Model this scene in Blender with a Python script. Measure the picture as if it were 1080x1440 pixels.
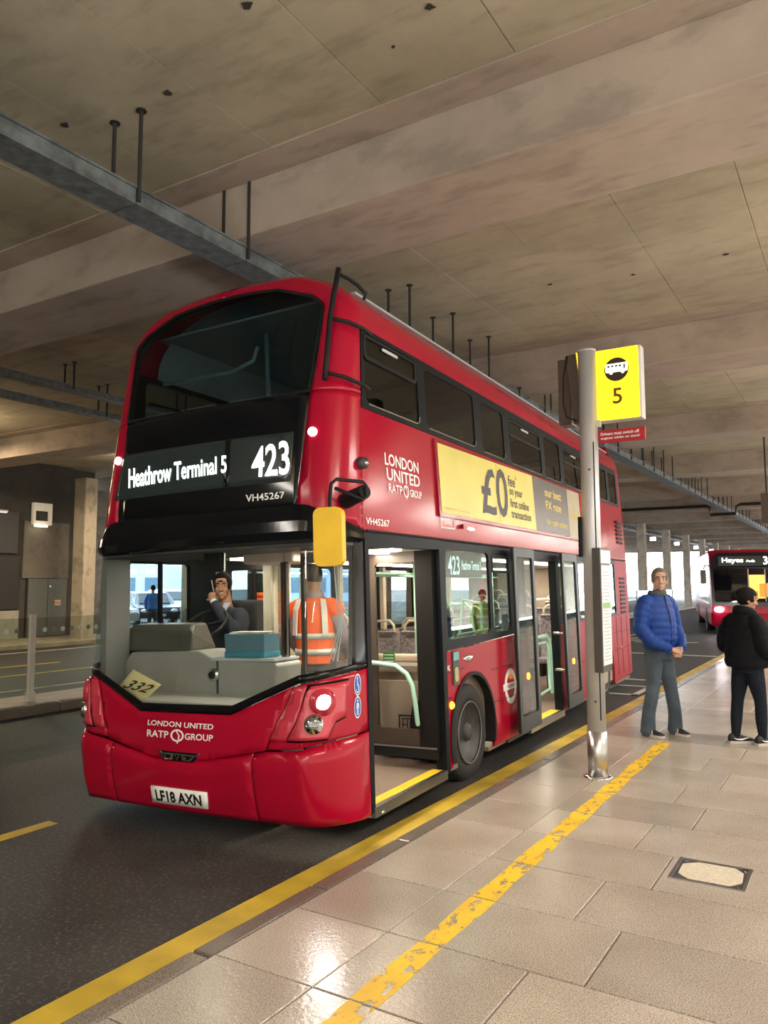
import bpy, bmesh, math, random
from math import sin, cos, pi, radians, sqrt
from mathutils import Vector, Matrix, geometry
random.seed(7)
for o in list(bpy.data.objects): bpy.data.objects.remove(o)
SC = bpy.context.scene
COL = SC.collection
V = Vector

# ------------------------------------------------------------------ camera
EYE = V((0, 0, 1.7))
RIGHT = V((.8501, .5260, -.0028)).normalized()
FWD = V((-.5240, .8469, .0907)).normalized()
UPV = RIGHT.cross(FWD).normalized()
RIGHT = FWD.cross(UPV).normalized()
cd = bpy.data.cameras.new('camera'); cd.sensor_fit = 'HORIZONTAL'; cd.sensor_width = 36
cd.lens = 36 * 1085 / 1080; cd.clip_end = 400; cd.clip_start = .05
cam = bpy.data.objects.new('camera', cd); COL.objects.link(cam); SC.camera = cam
cam.matrix_world = Matrix(((RIGHT.x, UPV.x, -FWD.x, EYE.x), (RIGHT.y, UPV.y, -FWD.y, EYE.y), (RIGHT.z, UPV.z, -FWD.z, EYE.z), (0, 0, 0, 1)))

# ------------------------------------------------------------------ world, lamps, exposure
SC.view_settings.view_transform = 'Standard'; SC.view_settings.look = 'None'
SC.view_settings.gamma = 1; SC.view_settings.use_curve_mapping = False
SC.view_settings.exposure = 0.0
w = bpy.data.worlds.new('overcast_sky'); SC.world = w; w.use_nodes = True
nt = w.node_tree; bg = nt.nodes['Background']
tc = nt.nodes.new('ShaderNodeTexCoord'); sx = nt.nodes.new('ShaderNodeSeparateXYZ'); cr = nt.nodes.new('ShaderNodeValToRGB')
nt.links.new(tc.outputs['Generated'], sx.inputs[0]); nt.links.new(sx.outputs['Z'], cr.inputs[0]); nt.links.new(cr.outputs[0], bg.inputs[0])
cr.color_ramp.elements[0].color = (.92, .96, 1, 1); cr.color_ramp.elements[1].color = (.66, .80, 1, 1)
bg.inputs[1].default_value = 11.0

def area(name, loc, size, sy, power, col, rot=(0, 0, 0)):
    l = bpy.data.lights.new(name, 'AREA'); l.shape = 'RECTANGLE'; l.size = size; l.size_y = sy
    l.energy = power; l.color = col
    o = bpy.data.objects.new(name, l); COL.objects.link(o); o.location = loc; o.rotation_euler = rot
    return o
WARM = (1, .78, .52); NEUT = (1, .92, .82)
for i in range(-2, 7):            # unseen lamp row added right of frame; up-facing ones brighten the soffit
    area('unseen_platform_lamp', (2.6, 2.4 + 6.54 * i, 4.6), .25, 3.2, 330, NEUT)
    area('platform_up_fill', (2.6, 2.4 + 6.54 * i, 4.65), .25, 3.2, 125, WARM, (pi, 0, 0))
for i in range(0, 4):             # lamps over the far carriageway; up-facing fills added to brighten the soffit
    area('carriageway_lamp', (-17.6, 2.4 + 6.54 * i, 4.6), .3, 2.0, 230, WARM)
    area('carriageway_up_fill', (-17.6, 2.4 + 6.54 * i, 4.65), .3, 2.0, 85, WARM, (pi, 0, 0))
for i in range(-2, 1):            # unseen fills added behind the camera to light the bus front and soffit
    area('lane_fill', (-6.2, -1.5 + 5.0 * i, 4.6), .3, 2.4, 75, NEUT)
    area('lane_up_fill', (-6.2, -1.5 + 5.0 * i, 4.65), .3, 2.4, 45, WARM, (pi, 0, 0))

# ------------------------------------------------------------------ materials
MATS = {}
def mat(name, col, rough=.5, metal=0, var=.08, scale=6, bump=0, bscale=None, emit=None, strength=0, coat=0, spec=.5, rvar=0):
    if name in MATS: return MATS[name]
    m = bpy.data.materials.new(name); m.use_nodes = True; n = m.node_tree.nodes; L = m.node_tree.links
    b = n['Principled BSDF']; b.inputs['Roughness'].default_value = rough; b.inputs['Metallic'].default_value = metal
    b.inputs['Specular IOR Level'].default_value = spec
    if coat: b.inputs['Coat Weight'].default_value = coat; b.inputs['Coat Roughness'].default_value = .05
    t = n.new('ShaderNodeTexCoord'); nz = n.new('ShaderNodeTexNoise'); nz.inputs['Scale'].default_value = scale; nz.inputs['Detail'].default_value = 5
    L.new(t.outputs['Object'], nz.inputs['Vector'])
    r = n.new('ShaderNodeValToRGB'); L.new(nz.outputs['Fac'], r.inputs[0])
    r.color_ramp.elements[0].position = .3; r.color_ramp.elements[1].position = .7
    r.color_ramp.elements[0].color = tuple(c * (1 - var) for c in col) + (1,)
    r.color_ramp.elements[1].color = tuple(min(1, c * (1 + var)) for c in col) + (1,)
    L.new(r.outputs[0], b.inputs['Base Color'])
    if bump:
        nb = n.new('ShaderNodeTexNoise'); nb.inputs['Scale'].default_value = bscale or scale * 6; nb.inputs['Detail'].default_value = 6
        L.new(t.outputs['Object'], nb.inputs['Vector'])
        bp = n.new('ShaderNodeBump'); bp.inputs['Strength'].default_value = bump; bp.inputs['Distance'].default_value = .01
        L.new(nb.outputs['Fac'], bp.inputs['Height']); L.new(bp.outputs[0], b.inputs['Normal'])
    if rvar:
        mr = n.new('ShaderNodeMapRange'); mr.inputs[3].default_value = max(.02, rough - rvar); mr.inputs[4].default_value = min(1, rough + rvar)
        L.new(nz.outputs['Fac'], mr.inputs[0]); L.new(mr.outputs[0], b.inputs['Roughness'])
    if emit:
        b.inputs['Emission Color'].default_value = tuple(emit) + (1,); b.inputs['Emission Strength'].default_value = strength
    MATS[name] = m
    return m

def glass(name, tint, base=.05, edge=.6, rough=.01):
    if name in MATS: return MATS[name]
    m = bpy.data.materials.new(name); m.use_nodes = True; n = m.node_tree.nodes; L = m.node_tree.links
    for x in list(n):
        if x.type != 'OUTPUT_MATERIAL': n.remove(x)
    out = n[0]
    tr = n.new('ShaderNodeBsdfTransparent'); tr.inputs[0].default_value = tuple(tint) + (1,)
    gl = n.new('ShaderNodeBsdfGlossy'); gl.inputs['Roughness'].default_value = rough
    lw = n.new('ShaderNodeLayerWeight'); lw.inputs[0].default_value = .5
    p = n.new('ShaderNodeMath'); p.operation = 'POWER'; p.inputs[1].default_value = 4
    a = n.new('ShaderNodeMath'); a.operation = 'MULTIPLY_ADD'; a.inputs[1].default_value = edge; a.inputs[2].default_value = base
    mx = n.new('ShaderNodeMixShader')
    L.new(lw.outputs['Facing'], p.inputs[0]); L.new(p.outputs[0], a.inputs[0]); L.new(a.outputs[0], mx.inputs[0])
    L.new(tr.outputs[0], mx.inputs[1]); L.new(gl.outputs[0], mx.inputs[2]); L.new(mx.outputs[0], out.inputs[0])
    MATS[name] = m
    return m

def concrete(name, c1, c2, joint=False, scale=.7, stain=.5):
    m = bpy.data.materials.new(name); m.use_nodes = True; n = m.node_tree.nodes; L = m.node_tree.links
    b = n['Principled BSDF']; b.inputs['Roughness'].default_value = .85
    g = n.new('ShaderNodeNewGeometry')
    def noise(s, d=6, stretch=None):
        x = n.new('ShaderNodeTexNoise'); x.inputs['Scale'].default_value = s; x.inputs['Detail'].default_value = d; x.inputs['Roughness'].default_value = .62
        if stretch:
            mp = n.new('ShaderNodeMapping'); mp.inputs['Scale'].default_value = stretch
            L.new(g.outputs['Position'], mp.inputs[0]); L.new(mp.outputs[0], x.inputs['Vector'])
        else: L.new(g.outputs['Position'], x.inputs['Vector'])
        return x
    a = noise(scale); r = n.new('ShaderNodeValToRGB'); L.new(a.outputs['Fac'], r.inputs[0])
    r.color_ramp.elements[0].position = .36; r.color_ramp.elements[1].position = .66
    r.color_ramp.elements[0].color = tuple(c1) + (1,); r.color_ramp.elements[1].color = tuple(c2) + (1,)
    f = noise(3.1, 8, (.5, 1.6, 1)); rf = n.new('ShaderNodeValToRGB'); L.new(f.outputs['Fac'], rf.inputs[0])
    rf.color_ramp.elements[0].position = .34; rf.color_ramp.elements[0].color = (1 - stain, 1 - stain, 1 - stain, 1)
    rf.color_ramp.elements[1].position = .5; rf.color_ramp.elements[1].color = (1, 1, 1, 1)
    mx = n.new('ShaderNodeMix'); mx.data_type = 'RGBA'; mx.blend_type = 'MULTIPLY'; mx.inputs[0].default_value = .7
    L.new(r.outputs[0], mx.inputs[6]); L.new(rf.outputs[0], mx.inputs[7])
    # sparse dark marks
    v = n.new('ShaderNodeTexVoronoi'); v.inputs['Scale'].default_value = .75; L.new(g.outputs['Position'], v.inputs['Vector'])
    rv = n.new('ShaderNodeValToRGB'); L.new(v.outputs['Distance'], rv.inputs[0])
    rv.color_ramp.elements[0].position = .018; rv.color_ramp.elements[0].color = (.12, .1, .08, 1)
    rv.color_ramp.elements[1].position = .03; rv.color_ramp.elements[1].color = (1, 1, 1, 1)
    m2 = n.new('ShaderNodeMix'); m2.data_type = 'RGBA'; m2.blend_type = 'MULTIPLY'; m2.inputs[0].default_value = .8
    L.new(mx.outputs[2], m2.inputs[6]); L.new(rv.outputs[0], m2.inputs[7])
    oi = n.new('ShaderNodeObjectInfo'); mr = n.new('ShaderNodeMapRange'); mr.inputs[3].default_value = .90; mr.inputs[4].default_value = 1.06
    L.new(oi.outputs['Random'], mr.inputs[0])
    m3 = n.new('ShaderNodeVectorMath'); m3.operation = 'SCALE'; L.new(m2.outputs[2], m3.inputs[0]); L.new(mr.outputs[0], m3.inputs['Scale'])
    L.new(m3.outputs[0], b.inputs['Base Color'])
    bn = noise(14, 8); bp = n.new('ShaderNodeBump'); bp.inputs['Strength'].default_value = .25; bp.inputs['Distance'].default_value = .02
    L.new(bn.outputs['Fac'], bp.inputs['Height']); L.new(bp.outputs[0], b.inputs['Normal'])
    MATS[name] = m
    return m

def granite(name, base):
    m = bpy.data.materials.new(name); m.use_nodes = True; n = m.node_tree.nodes; L = m.node_tree.links
    b = n['Principled BSDF']; g = n.new('ShaderNodeNewGeometry')
    def noise(s, d=4):
        x = n.new('ShaderNodeTexNoise'); x.inputs['Scale'].default_value = s; x.inputs['Detail'].default_value = d; L.new(g.outputs['Position'], x.inputs['Vector']); return x
    sp = noise(160, 2); r = n.new('ShaderNodeValToRGB'); L.new(sp.outputs['Fac'], r.inputs[0])
    r.color_ramp.elements[0].position = .35; r.color_ramp.elements[0].color = tuple(c * .55 for c in base) + (1,)
    r.color_ramp.elements[1].position = .65; r.color_ramp.elements[1].color = tuple(min(1, c * 1.3) for c in base) + (1,)
    bl = noise(1.6, 6); rb = n.new('ShaderNodeValToRGB'); L.new(bl.outputs['Fac'], rb.inputs[0])
    rb.color_ramp.elements[0].position = .35; rb.color_ramp.elements[0].color = (.80, .77, .75, 1)
    rb.color_ramp.elements[1].position = .62; rb.color_ramp.elements[1].color = (1, 1, 1, 1)
    mx = n.new('ShaderNodeMix'); mx.data_type = 'RGBA'; mx.blend_type = 'MULTIPLY'; mx.inputs[0].default_value = .8
    L.new(r.outputs[0], mx.inputs[6]); L.new(rb.outputs[0], mx.inputs[7])
    oi = n.new('ShaderNodeObjectInfo'); mr = n.new('ShaderNodeMapRange'); mr.inputs[3].default_value = .76; mr.inputs[4].default_value = 1.1
    L.new(oi.outputs['Random'], mr.inputs[0])
    m3 = n.new('ShaderNodeVectorMath'); m3.operation = 'SCALE'; L.new(mx.outputs[2], m3.inputs[0]); L.new(mr.outputs[0], m3.inputs['Scale'])
    L.new(m3.outputs[0], b.inputs['Base Color'])
    ro = n.new('ShaderNodeMapRange'); ro.inputs[3].default_value = .17; ro.inputs[4].default_value = .29; L.new(bl.outputs['Fac'], ro.inputs[0]); L.new(ro.outputs[0], b.inputs['Roughness'])
    bn = noise(38, 5); bp = n.new('ShaderNodeBump'); bp.inputs['Strength'].default_value = .22; bp.inputs['Distance'].default_value = .008
    L.new(bn.outputs['Fac'], bp.inputs['Height']); L.new(bp.outputs[0], b.inputs['Normal'])
    MATS[name] = m
    return m

def worn_paint(name, col, thr=.40, scale=9):
    m = bpy.data.materials.new(name); m.use_nodes = True; n = m.node_tree.nodes; L = m.node_tree.links
    b = n['Principled BSDF']; b.inputs['Roughness'].default_value = .5
    g = n.new('ShaderNodeNewGeometry')
    nz = n.new('ShaderNodeTexNoise'); nz.inputs['Scale'].default_value = 3; nz.inputs['Detail'].default_value = 5; L.new(g.outputs['Position'], nz.inputs['Vector'])
    r = n.new('ShaderNodeValToRGB'); L.new(nz.outputs['Fac'], r.inputs[0])
    r.color_ramp.elements[0].position = .3; r.color_ramp.elements[1].position = .62
    r.color_ramp.elements[0].color = tuple(c * .72 for c in col) + (1,); r.color_ramp.elements[1].color = tuple(col) + (1,)
    L.new(r.outputs[0], b.inputs['Base Color'])
    mp = n.new('ShaderNodeMapping'); mp.inputs['Scale'].default_value = (2.0, .9, 1); L.new(g.outputs['Position'], mp.inputs[0])
    h = n.new('ShaderNodeTexNoise'); h.inputs['Scale'].default_value = scale; h.inputs['Detail'].default_value = 9; h.inputs['Roughness'].default_value = .72; L.new(mp.outputs[0], h.inputs['Vector'])
    a = n.new('ShaderNodeMath'); a.operation = 'GREATER_THAN'; a.inputs[1].default_value = thr; L.new(h.outputs['Fac'], a.inputs[0])
    L.new(a.outputs[0], b.inputs['Alpha'])
    MATS[name] = m
    return m

RED = mat('bus_red', (.37, .003, .025), .17, var=.06, scale=2, spec=.38, bump=.015, bscale=2)
DRED = mat('bus_red_band', (.26, .004, .018), .2, var=.06, scale=2, spec=.38)
PINK = mat('bus_red_plastic', (.50, .03, .06), .22, coat=.5)
BLACK = mat('gloss_black', (.004, .005, .007), .10, spec=.4)
RUB = mat('black_rubber', (.010, .010, .011), .6, bump=.1, spec=.25)
TYRE = mat('tyre_rubber', (.018, .018, .018), .75, bump=.3, bscale=60)
FRAME = mat('black_frame', (.006, .009, .012), .45, spec=.14)
STEEL = mat('brushed_steel', (.55, .55, .56), .3, metal=1, var=.1, scale=3)
CHROME = mat('chrome', (.75, .75, .77), .08, metal=1)
DGREY = mat('dark_grey_plastic', (.045, .045, .047), .5)
MGREY = mat('dash_grey', (.30, .29, .28), .5, bump=.05, scale=4)
LGREY = mat('pale_grey_panel', (.50, .49, .46), .45)
CREAM = mat('cream_panel', (.62, .55, .44), .45)
MINT = mat('mint_rail', (.36, .62, .52), .3)
BROWN = mat('brown_metal', (.085, .06, .045), .4)
WHITE = mat('white_vinyl', (.85, .85, .85), .5, var=.02)
WLED = mat('led_white', (.9, .95, .92), .5, emit=(.86, 1, .94), strength=3.2)
RED2 = mat('bus_red_rear', (.34, .006, .022), .5, var=.12, scale=3, spec=.25)
GLASSW = glass('windscreen_glass', (.80, .86, .84), .05, .5)
GLASSD = glass('dark_tinted_glass', (.34, .42, .43), .03, .55)
GLASSS = glass('side_glass', (.62, .72, .70), .06, 1.0)
GLASSU = glass('upper_side_glass', (.34, .40, .38), .06, .5)
GLASSC = glass('clear_acrylic', (.86, .84, .82), .04, .45)
YEL = mat('mirror_yellow', (.80, .50, .02), .4)
AMBER = mat('amber_lamp', (1, .35, .02), .3, emit=(1, .33, .02), strength=5)
MOQ = mat('seat_moquette', (.22, .20, .22), .9, var=.6, scale=40)
FLOOR = mat('bus_floor', (.20, .15, .12), .6, var=.25, scale=30)
EDGE = mat('yellow_step_edge', (.85, .55, .03), .5)

# ------------------------------------------------------------------ mesh builder
class MB:
    def __init__(s): s.v = []; s.f = []
    def add(s, vs, fs):
        k = len(s.v); s.v += [V(p) for p in vs]; s.f += [tuple(i + k for i in f) for f in fs]
    def box(s, c, d, rz=0, M=None):
        x, y, z = (a / 2 for a in d); c = V(c); R = M or Matrix.Rotation(rz, 3, 'Z')
        vs = [c + R @ V((a * x, b * y, e * z)) for a in (-1, 1) for b in (-1, 1) for e in (-1, 1)]
        s.add(vs, [(0, 1, 3, 2), (4, 6, 7, 5), (0, 4, 5, 1), (2, 3, 7, 6), (0, 2, 6, 4), (1, 5, 7, 3)])
        return s
    def b2(s, x0, x1, y0, y1, z0, z1): return s.box(((x0 + x1) / 2, (y0 + y1) / 2, (z0 + z1) / 2), (abs(x1 - x0), abs(y1 - y0), abs(z1 - z0)))
    def rings(s, R, cap=True):
        n = len(R[0]); vs = [p for r in R for p in r]; fs = []
        for i in range(len(R) - 1):
            for j in range(n):
                a = i * n + j; b = i * n + (j + 1) % n; fs.append((a, b, b + n, a + n))
        if cap: fs.append(tuple(reversed(range(n)))); fs.append(tuple(range((len(R) - 1) * n, len(R) * n)))
        s.add(vs, fs); return s
    def tube(s, pts, r, seg=10, flat=1, round_ends=False):
        pts = [V(p) for p in pts]; rad = list(r) if hasattr(r, '__len__') else [r] * len(pts)
        if round_ends:
            d0 = (pts[0] - pts[1]).normalized(); d1 = (pts[-1] - pts[-2]).normalized()
            a, ra, b, rb = pts[0], rad[0], pts[-1], rad[-1]
            pts = [a + d0 * ra * .95, a + d0 * ra * .6] + pts + [b + d1 * rb * .6, b + d1 * rb * .95]
            rad = [ra * .3, ra * .8] + rad + [rb * .8, rb * .3]
        T = []
        for i in range(len(pts)):
            a = pts[max(0, i - 1)]; b = pts[min(len(pts) - 1, i + 1)]; T.append((b - a).normalized())
        u = T[0].orthogonal().normalized(); R = []
        for i, p in enumerate(pts):
            u = (u - T[i] * u.dot(T[i])).normalized(); w_ = T[i].cross(u)
            R.append([p + (u * cos(2 * pi * k / seg) + w_ * sin(2 * pi * k / seg) * flat) * rad[i] for k in range(seg)])
        return s.rings(R)
    def cyl(s, a, b, r, r2=None, seg=20): return s.tube([a, b], [r, r if r2 is None else r2], seg)
    def ell(s, c, r, M=None, nu=16, nv=10):
        c = V(c); M = M or Matrix.Identity(3); R = []
        for i in range(1, nv):
            t = pi * i / nv; R.append([c + M @ V((r[0] * sin(t) * cos(2 * pi * k / nu), r[1] * sin(t) * sin(2 * pi * k / nu), -r[2] * cos(t))) for k in range(nu)])
        return s.rings(R)
    def oval(s, L, seg=20, M=None, o=(0, 0, 0)):
        """loft of ellipses: L = [(x, y, z, rx, ry)]"""
        M = M or Matrix.Identity(3); o = V(o)
        return s.rings([[o + M @ V((x + rx * cos(2 * pi * k / seg), y + ry * sin(2 * pi * k / seg), z)) for k in range(seg)] for x, y, z, rx, ry in L])
    def plate(s, loops, f, t):
        """flat polygon with holes (2-D loops), mapped by f(u, v, w), thickness t"""
        P = [V((a, b, 0)) for l in loops for a, b in l]
        tr = geometry.tessellate_polygon([[V((a, b, 0)) for a, b in l] for l in loops])
        n = len(P); vs = [f(p.x, p.y, 0) for p in P] + [f(p.x, p.y, -t) for p in P]
        fs = [tuple(x) for x in tr] + [(c + n, b + n, a + n) for a, b, c in tr]; k = 0
        for l in loops:
            m_ = len(l)
            for i in range(m_):
                a = k + i; b = k + (i + 1) % m_; fs.append((a, b, b + n, a + n))
            k += m_
        s.add(vs, fs); return s
    def obj(s, name, m, parent=None, smooth=False, norm=True):
        me = bpy.data.meshes.new(name); me.from_pydata([tuple(p) for p in s.v], [], s.f); me.validate()
        if norm:
            b = bmesh.new(); b.from_mesh(me); bmesh.ops.recalc_face_normals(b, faces=b.faces); b.to_mesh(me); b.free()
        me.materials.append(m)
        if smooth: me.shade_smooth()
        o = bpy.data.objects.new(name, me); COL.objects.link(o)
        if parent: o.parent = parent
        return o

def empty(name, loc=(0, 0, 0), rz=0, M=None):
    o = bpy.data.objects.new(name, None); COL.objects.link(o); o.empty_display_size = .2
    if M: o.matrix_world = M
    else: o.location = loc; o.rotation_euler = (0, 0, rz)
    return o
def tag(o, label, cat, group=None):
    o['label'] = label; o['category'] = cat
    if group: o['group'] = group
    return o
def struct(o): o['kind'] = 'structure'; return o
def bevel(o, wd, seg=2):
    m = o.modifiers.new('bevel', 'BEVEL'); m.width = wd; m.segments = seg; m.limit_method = 'ANGLE'; m.angle_limit = radians(40); return o
def rrect(x0, x1, y0, y1, r, n=4):
    L = []
    for cx, cy, a0 in ((x1 - r, y1 - r, 0), (x0 + r, y1 - r, 90), (x0 + r, y0 + r, 180), (x1 - r, y0 + r, 270)):
        for i in range(n + 1):
            a = radians(a0 + 90 * i / n); L.append((cx + r * cos(a), cy + r * sin(a)))
    return L
GLY = {}
BOLD = .016
def glyphs(s):
    if s not in GLY:
        c = bpy.data.curves.new('t', 'FONT'); c.body = s; c.resolution_u = 3; c.offset = BOLD
        o = bpy.data.objects.new('t', c); COL.objects.link(o); bpy.context.view_layer.update()
        me = bpy.data.meshes.new_from_object(o.evaluated_get(bpy.context.evaluated_depsgraph_get()))
        vs = [v.co.copy() for v in me.vertices]; fs = [tuple(p.vertices) for p in me.polygons]
        x0 = min(v.x for v in vs); x1 = max(v.x for v in vs); y0 = min(v.y for v in vs); y1 = max(v.y for v in vs)
        GLY[s] = ([((v.x - x0) / (x1 - x0), (v.y - y0) / (y1 - y0)) for v in vs], fs)
        bpy.data.objects.remove(o); bpy.data.curves.remove(c); bpy.data.meshes.remove(me)
    return GLY[s]
def text(name, s, f, m, parent, bold=0):
    """lettering: f(u, v) maps the unit box of the string to a point on its carrier"""
    uv, fs = glyphs(s); b = MB(); b.add([f(*p) for p in uv], fs)
    return b.obj(name, m, parent, norm=False)
def lerp(t, tab):
    if t <= tab[0][0]: return tab[0][1]
    for (a, b), (c, e) in zip(tab, tab[1:]):
        if t <= c: return b + (e - b) * (t - a) / (c - a)
    return tab[-1][1]

# ================================================================== THE STATION
ZR = -.13                                   # carriageway level; the platform is z = 0
CONC = concrete('slab_concrete', (.34, .29, .195), (.45, .385, .265), stain=.30)
CONCB = concrete('beam_concrete', (.35, .28, .215), (.45, .36, .28), stain=.34)  # slight pink tint puts coloured bounce light into the beam colour
CONCW = concrete('wall_concrete', (.42, .37, .29), (.52, .46, .37))
ASPH = mat('asphalt', (.029, .027, .026), .62, var=.55, scale=1.3, bump=.5, bscale=90, rvar=.14)
def asphalt_detail(m):
    n = m.node_tree.nodes; L = m.node_tree.links; b = n['Principled BSDF']; src = b.inputs['Base Color'].links[0].from_socket
    v = n.new('ShaderNodeTexNoise'); v.inputs['Scale'].default_value = 45; v.inputs['Detail'].default_value = 3
    t = n.new('ShaderNodeTexCoord'); L.new(t.outputs['Object'], v.inputs['Vector'])
    r = n.new('ShaderNodeValToRGB'); L.new(v.outputs['Fac'], r.inputs[0])
    r.color_ramp.elements[0].position = .54; r.color_ramp.elements[0].color = (0, 0, 0, 1); r.color_ramp.elements[1].position = .68; r.color_ramp.elements[1].color = (.095, .088, .08, 1)
    mx = n.new('ShaderNodeMix'); mx.data_type = 'RGBA'; mx.blend_type = 'ADD'; mx.inputs[0].default_value = .7
    L.new(src, mx.inputs[6]); L.new(r.outputs[0], mx.inputs[7]); L.new(mx.outputs[2], b.inputs['Base Color'])
asphalt_detail(ASPH)
GRAN = granite('granite_paving', (.46, .405, .35))
KERB = granite('granite_kerb', (.20, .17, .145))
YPAINT = worn_paint('worn_yellow_paint', (.90, .56, .02), .445, 8)
YLINE = mat('yellow_road_paint', (.54, .38, .04), .45, var=.3, scale=3, bump=.2, bscale=60)
WPAINT = worn_paint('worn_white_paint', (.62, .60, .56), .38, 6)
BEAMS = [5.885 + 6.54 * i for i in range(-3, 14)]

def quad(name, x0, x1, y0, y1, z, m, parent=None):
    return MB().b2(x0, x1, y0, y1, z - .004, z).obj(name, m, parent)

road = struct(MB().b2(-90, -2.74, -25, 120, ZR - .3, ZR).obj('road', ASPH))
for nm, x0, x1, y0, y1, m in (('yellow_kerb_line', -3.115, -2.925, -6, 60, YLINE), ('lane_dash', -5.44, -5.32, 1.0, 3.86, YLINE),
        ('edge_line', -12.47, -12.35, -5, 40, WPAINT), ('yellow_edge_line', -14.5, -14.37, -5, 40, YLINE), ('far_edge_line', -19.1, -18.98, -5, 40, WPAINT),
        ('chevron_line', -16.1, -15.95, 5, 11.5, YLINE), ('lane_dash', -6.1, -6.0, 14.5, 17.2, WPAINT), ('lane_dash', -6.1, -6.0, 20, 22.5, WPAINT),
        ('lane_dash', -6.9, -6.8, 27, 30, WPAINT), ('bay_line', -4.6, -3.15, 14.9, 15.05, WPAINT), ('bay_line', -5.4, -3.15, 20.4, 20.6, WPAINT)):
    quad(nm, x0, x1, y0, y1, ZR + .004, m, road)
for i in range(5): MB().box((-4.9 - .5 * i, 24.4 + .3 * i, ZR + .002), (.16, 1.5, .004), radians(-50)).obj('hatch_line', WPAINT, road)
# bay lettering box just behind the bus
for a in ((-3.9, -3.2, 14.0, 14.1), (-3.9, -3.2, 12.9, 13.0), (-3.9, -3.8, 12.9, 14.1), (-3.3, -3.2, 12.9, 14.1)): quad('bay_mark', *a, ZR + .004, WPAINT, road)
carpark = struct(quad('forecourt', -140, -22.6, 17.2, 160, ZR + .01, mat('pale_tarmac', (.03, .03, .033), .7, var=.2, scale=.4)))

# platform: paving slab by paving slab
platform = struct(MB().b2(-2.64, 9, -8, 92, -.3, -.016).obj('platform', mat('joint_mortar', (.035, .03, .026), .9)))
SLABS = {}
def slab(x0, x1, y0, y1):
    g = .004; key = (round(x1 - x0, 3), round(y1 - y0, 3))
    if key not in SLABS:
        a = key[0] / 2 - g; b = key[1] / 2 - g; c = .003; m = MB()
        m.rings([[V((-a, -b, -.02)), V((a, -b, -.02)), V((a, b, -.02)), V((-a, b, -.02))], [V((-a, -b, -c)), V((a, -b, -c)), V((a, b, -c)), V((-a, b, -c))],
                 [V((-a + c, -b + c, 0)), V((a - c, -b + c, 0)), V((a - c, b - c, 0)), V((-a + c, b - c, 0))]])
        o = m.obj('paving_slab', GRAN, platform); SLABS[key] = o
    else:
        o = SLABS[key].copy(); COL.objects.link(o)
    o.location = ((x0 + x1) / 2, (y0 + y1) / 2, random.uniform(-.0008, .0008))
P = .6027; far = MB()
for k in range(-3, 120):
    y0 = 2.751 + P * k
    xs = [-2.62, -2.065, -1.335 if k % 2 == 0 else -1.09]
    while xs[-1] < 5: xs.append(xs[-1] + .9)
    for a, b in zip(xs, xs[1:]):
        if y0 < 15 and b < 3.2: slab(a, b, y0, y0 + P)
        else: far.add([(a + .005, y0 + .005, 0), (b - .005, y0 + .005, 0), (b - .005, y0 + P - .005, 0), (a + .005, y0 + P - .005, 0)], [(0, 1, 2, 3)])
o = far.obj('paving_slab_field', GRAN, platform); o['kind'] = 'stuff'
kerb = struct(MB().b2(-2.735, -2.625, -8, 92, -.3, -.02).obj('kerb', mat('kerb_bed', (.05, .045, .04), .9)))
k0 = None
for i in range(52):
    y = -1.4 + .915 * i
    if k0 is None:
        k0 = MB().b2(-.059, .057, -.452, .452, -.18, 0).obj('kerb_stone', KERB, kerb); bevel(k0, .012); q = k0
    else: q = k0.copy(); COL.objects.link(q)
    q.location = (-2.681, y, random.uniform(-.002, .002))
# the scuffed yellow waiting line, painted slab by slab
line = MB()
for k in range(-2, 10):
    y0 = 2.751 + P * k + .006; y1 = min(y0 + P - .012, 8.72)
    f = lambda y: -1.808 - .0115 * (y - 2.5)
    n = 6
    for i in range(n):
        a = y0 + (y1 - y0) * i / n; b = y0 + (y1 - y0) * (i + 1) / n; wv = .066 + .006 * sin(7 * a)
        line.add([(f(a) - wv, a, .0022), (f(a) + wv, a, .0022), (f(b) + wv, b, .0022), (f(b) - wv, b, .0022)], [(0, 1, 2, 3)])
line.obj('waiting_line', YPAINT, platform)

# slab soffit in planks, beams, columns
ceil_ = struct(MB().b2(-24.5, 14, -16, 93, 5.60, 6.1).obj('ceiling', CONC))
PL = {}
rest = MB()
for bi, yb in enumerate(BEAMS[:-1]):
    y0, y1 = yb + .52, yb + 6.54 - .86
    for i in range(-19, 15):
        x0 = -3.115 + 1.146 * i
        if 0 <= yb + 8 < 26 and x0 < 3:
            if 'p' not in PL:
                m = MB(); a, b = 1.146 / 2 - .003, (y1 - y0) / 2
                m.rings([[V((-a, -b, .06)), V((a, -b, .06)), V((a, b, .06)), V((-a, b, .06))], [V((-a, -b, .003)), V((a, -b, .003)), V((a, b, .003)), V((-a, b, .003))],
                         [V((-a + .003, -b + .003, 0)), V((a - .003, -b + .003, 0)), V((a - .003, b - .003, 0)), V((-a + .003, b - .003, 0))]])
                PL['p'] = o = m.obj('soffit_plank', CONC, ceil_)
            else: o = PL['p'].copy(); COL.objects.link(o)
            o.location = (x0 + .573, (y0 + y1) / 2, 5.549 + random.uniform(-.002, .002))
        else:
            rest.add([(x0 + .006, y0, 5.55), (x0 + 1.14, y0, 5.55), (x0 + 1.14, y1, 5.55), (x0 + .006, y1, 5.55)], [(0, 1, 2, 3)])
o = rest.obj('soffit_plank_field', CONC, ceil_); o['kind'] = 'stuff'
HM = mat('hole_dark', (.03, .022, .016), .9); hq = None
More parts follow.
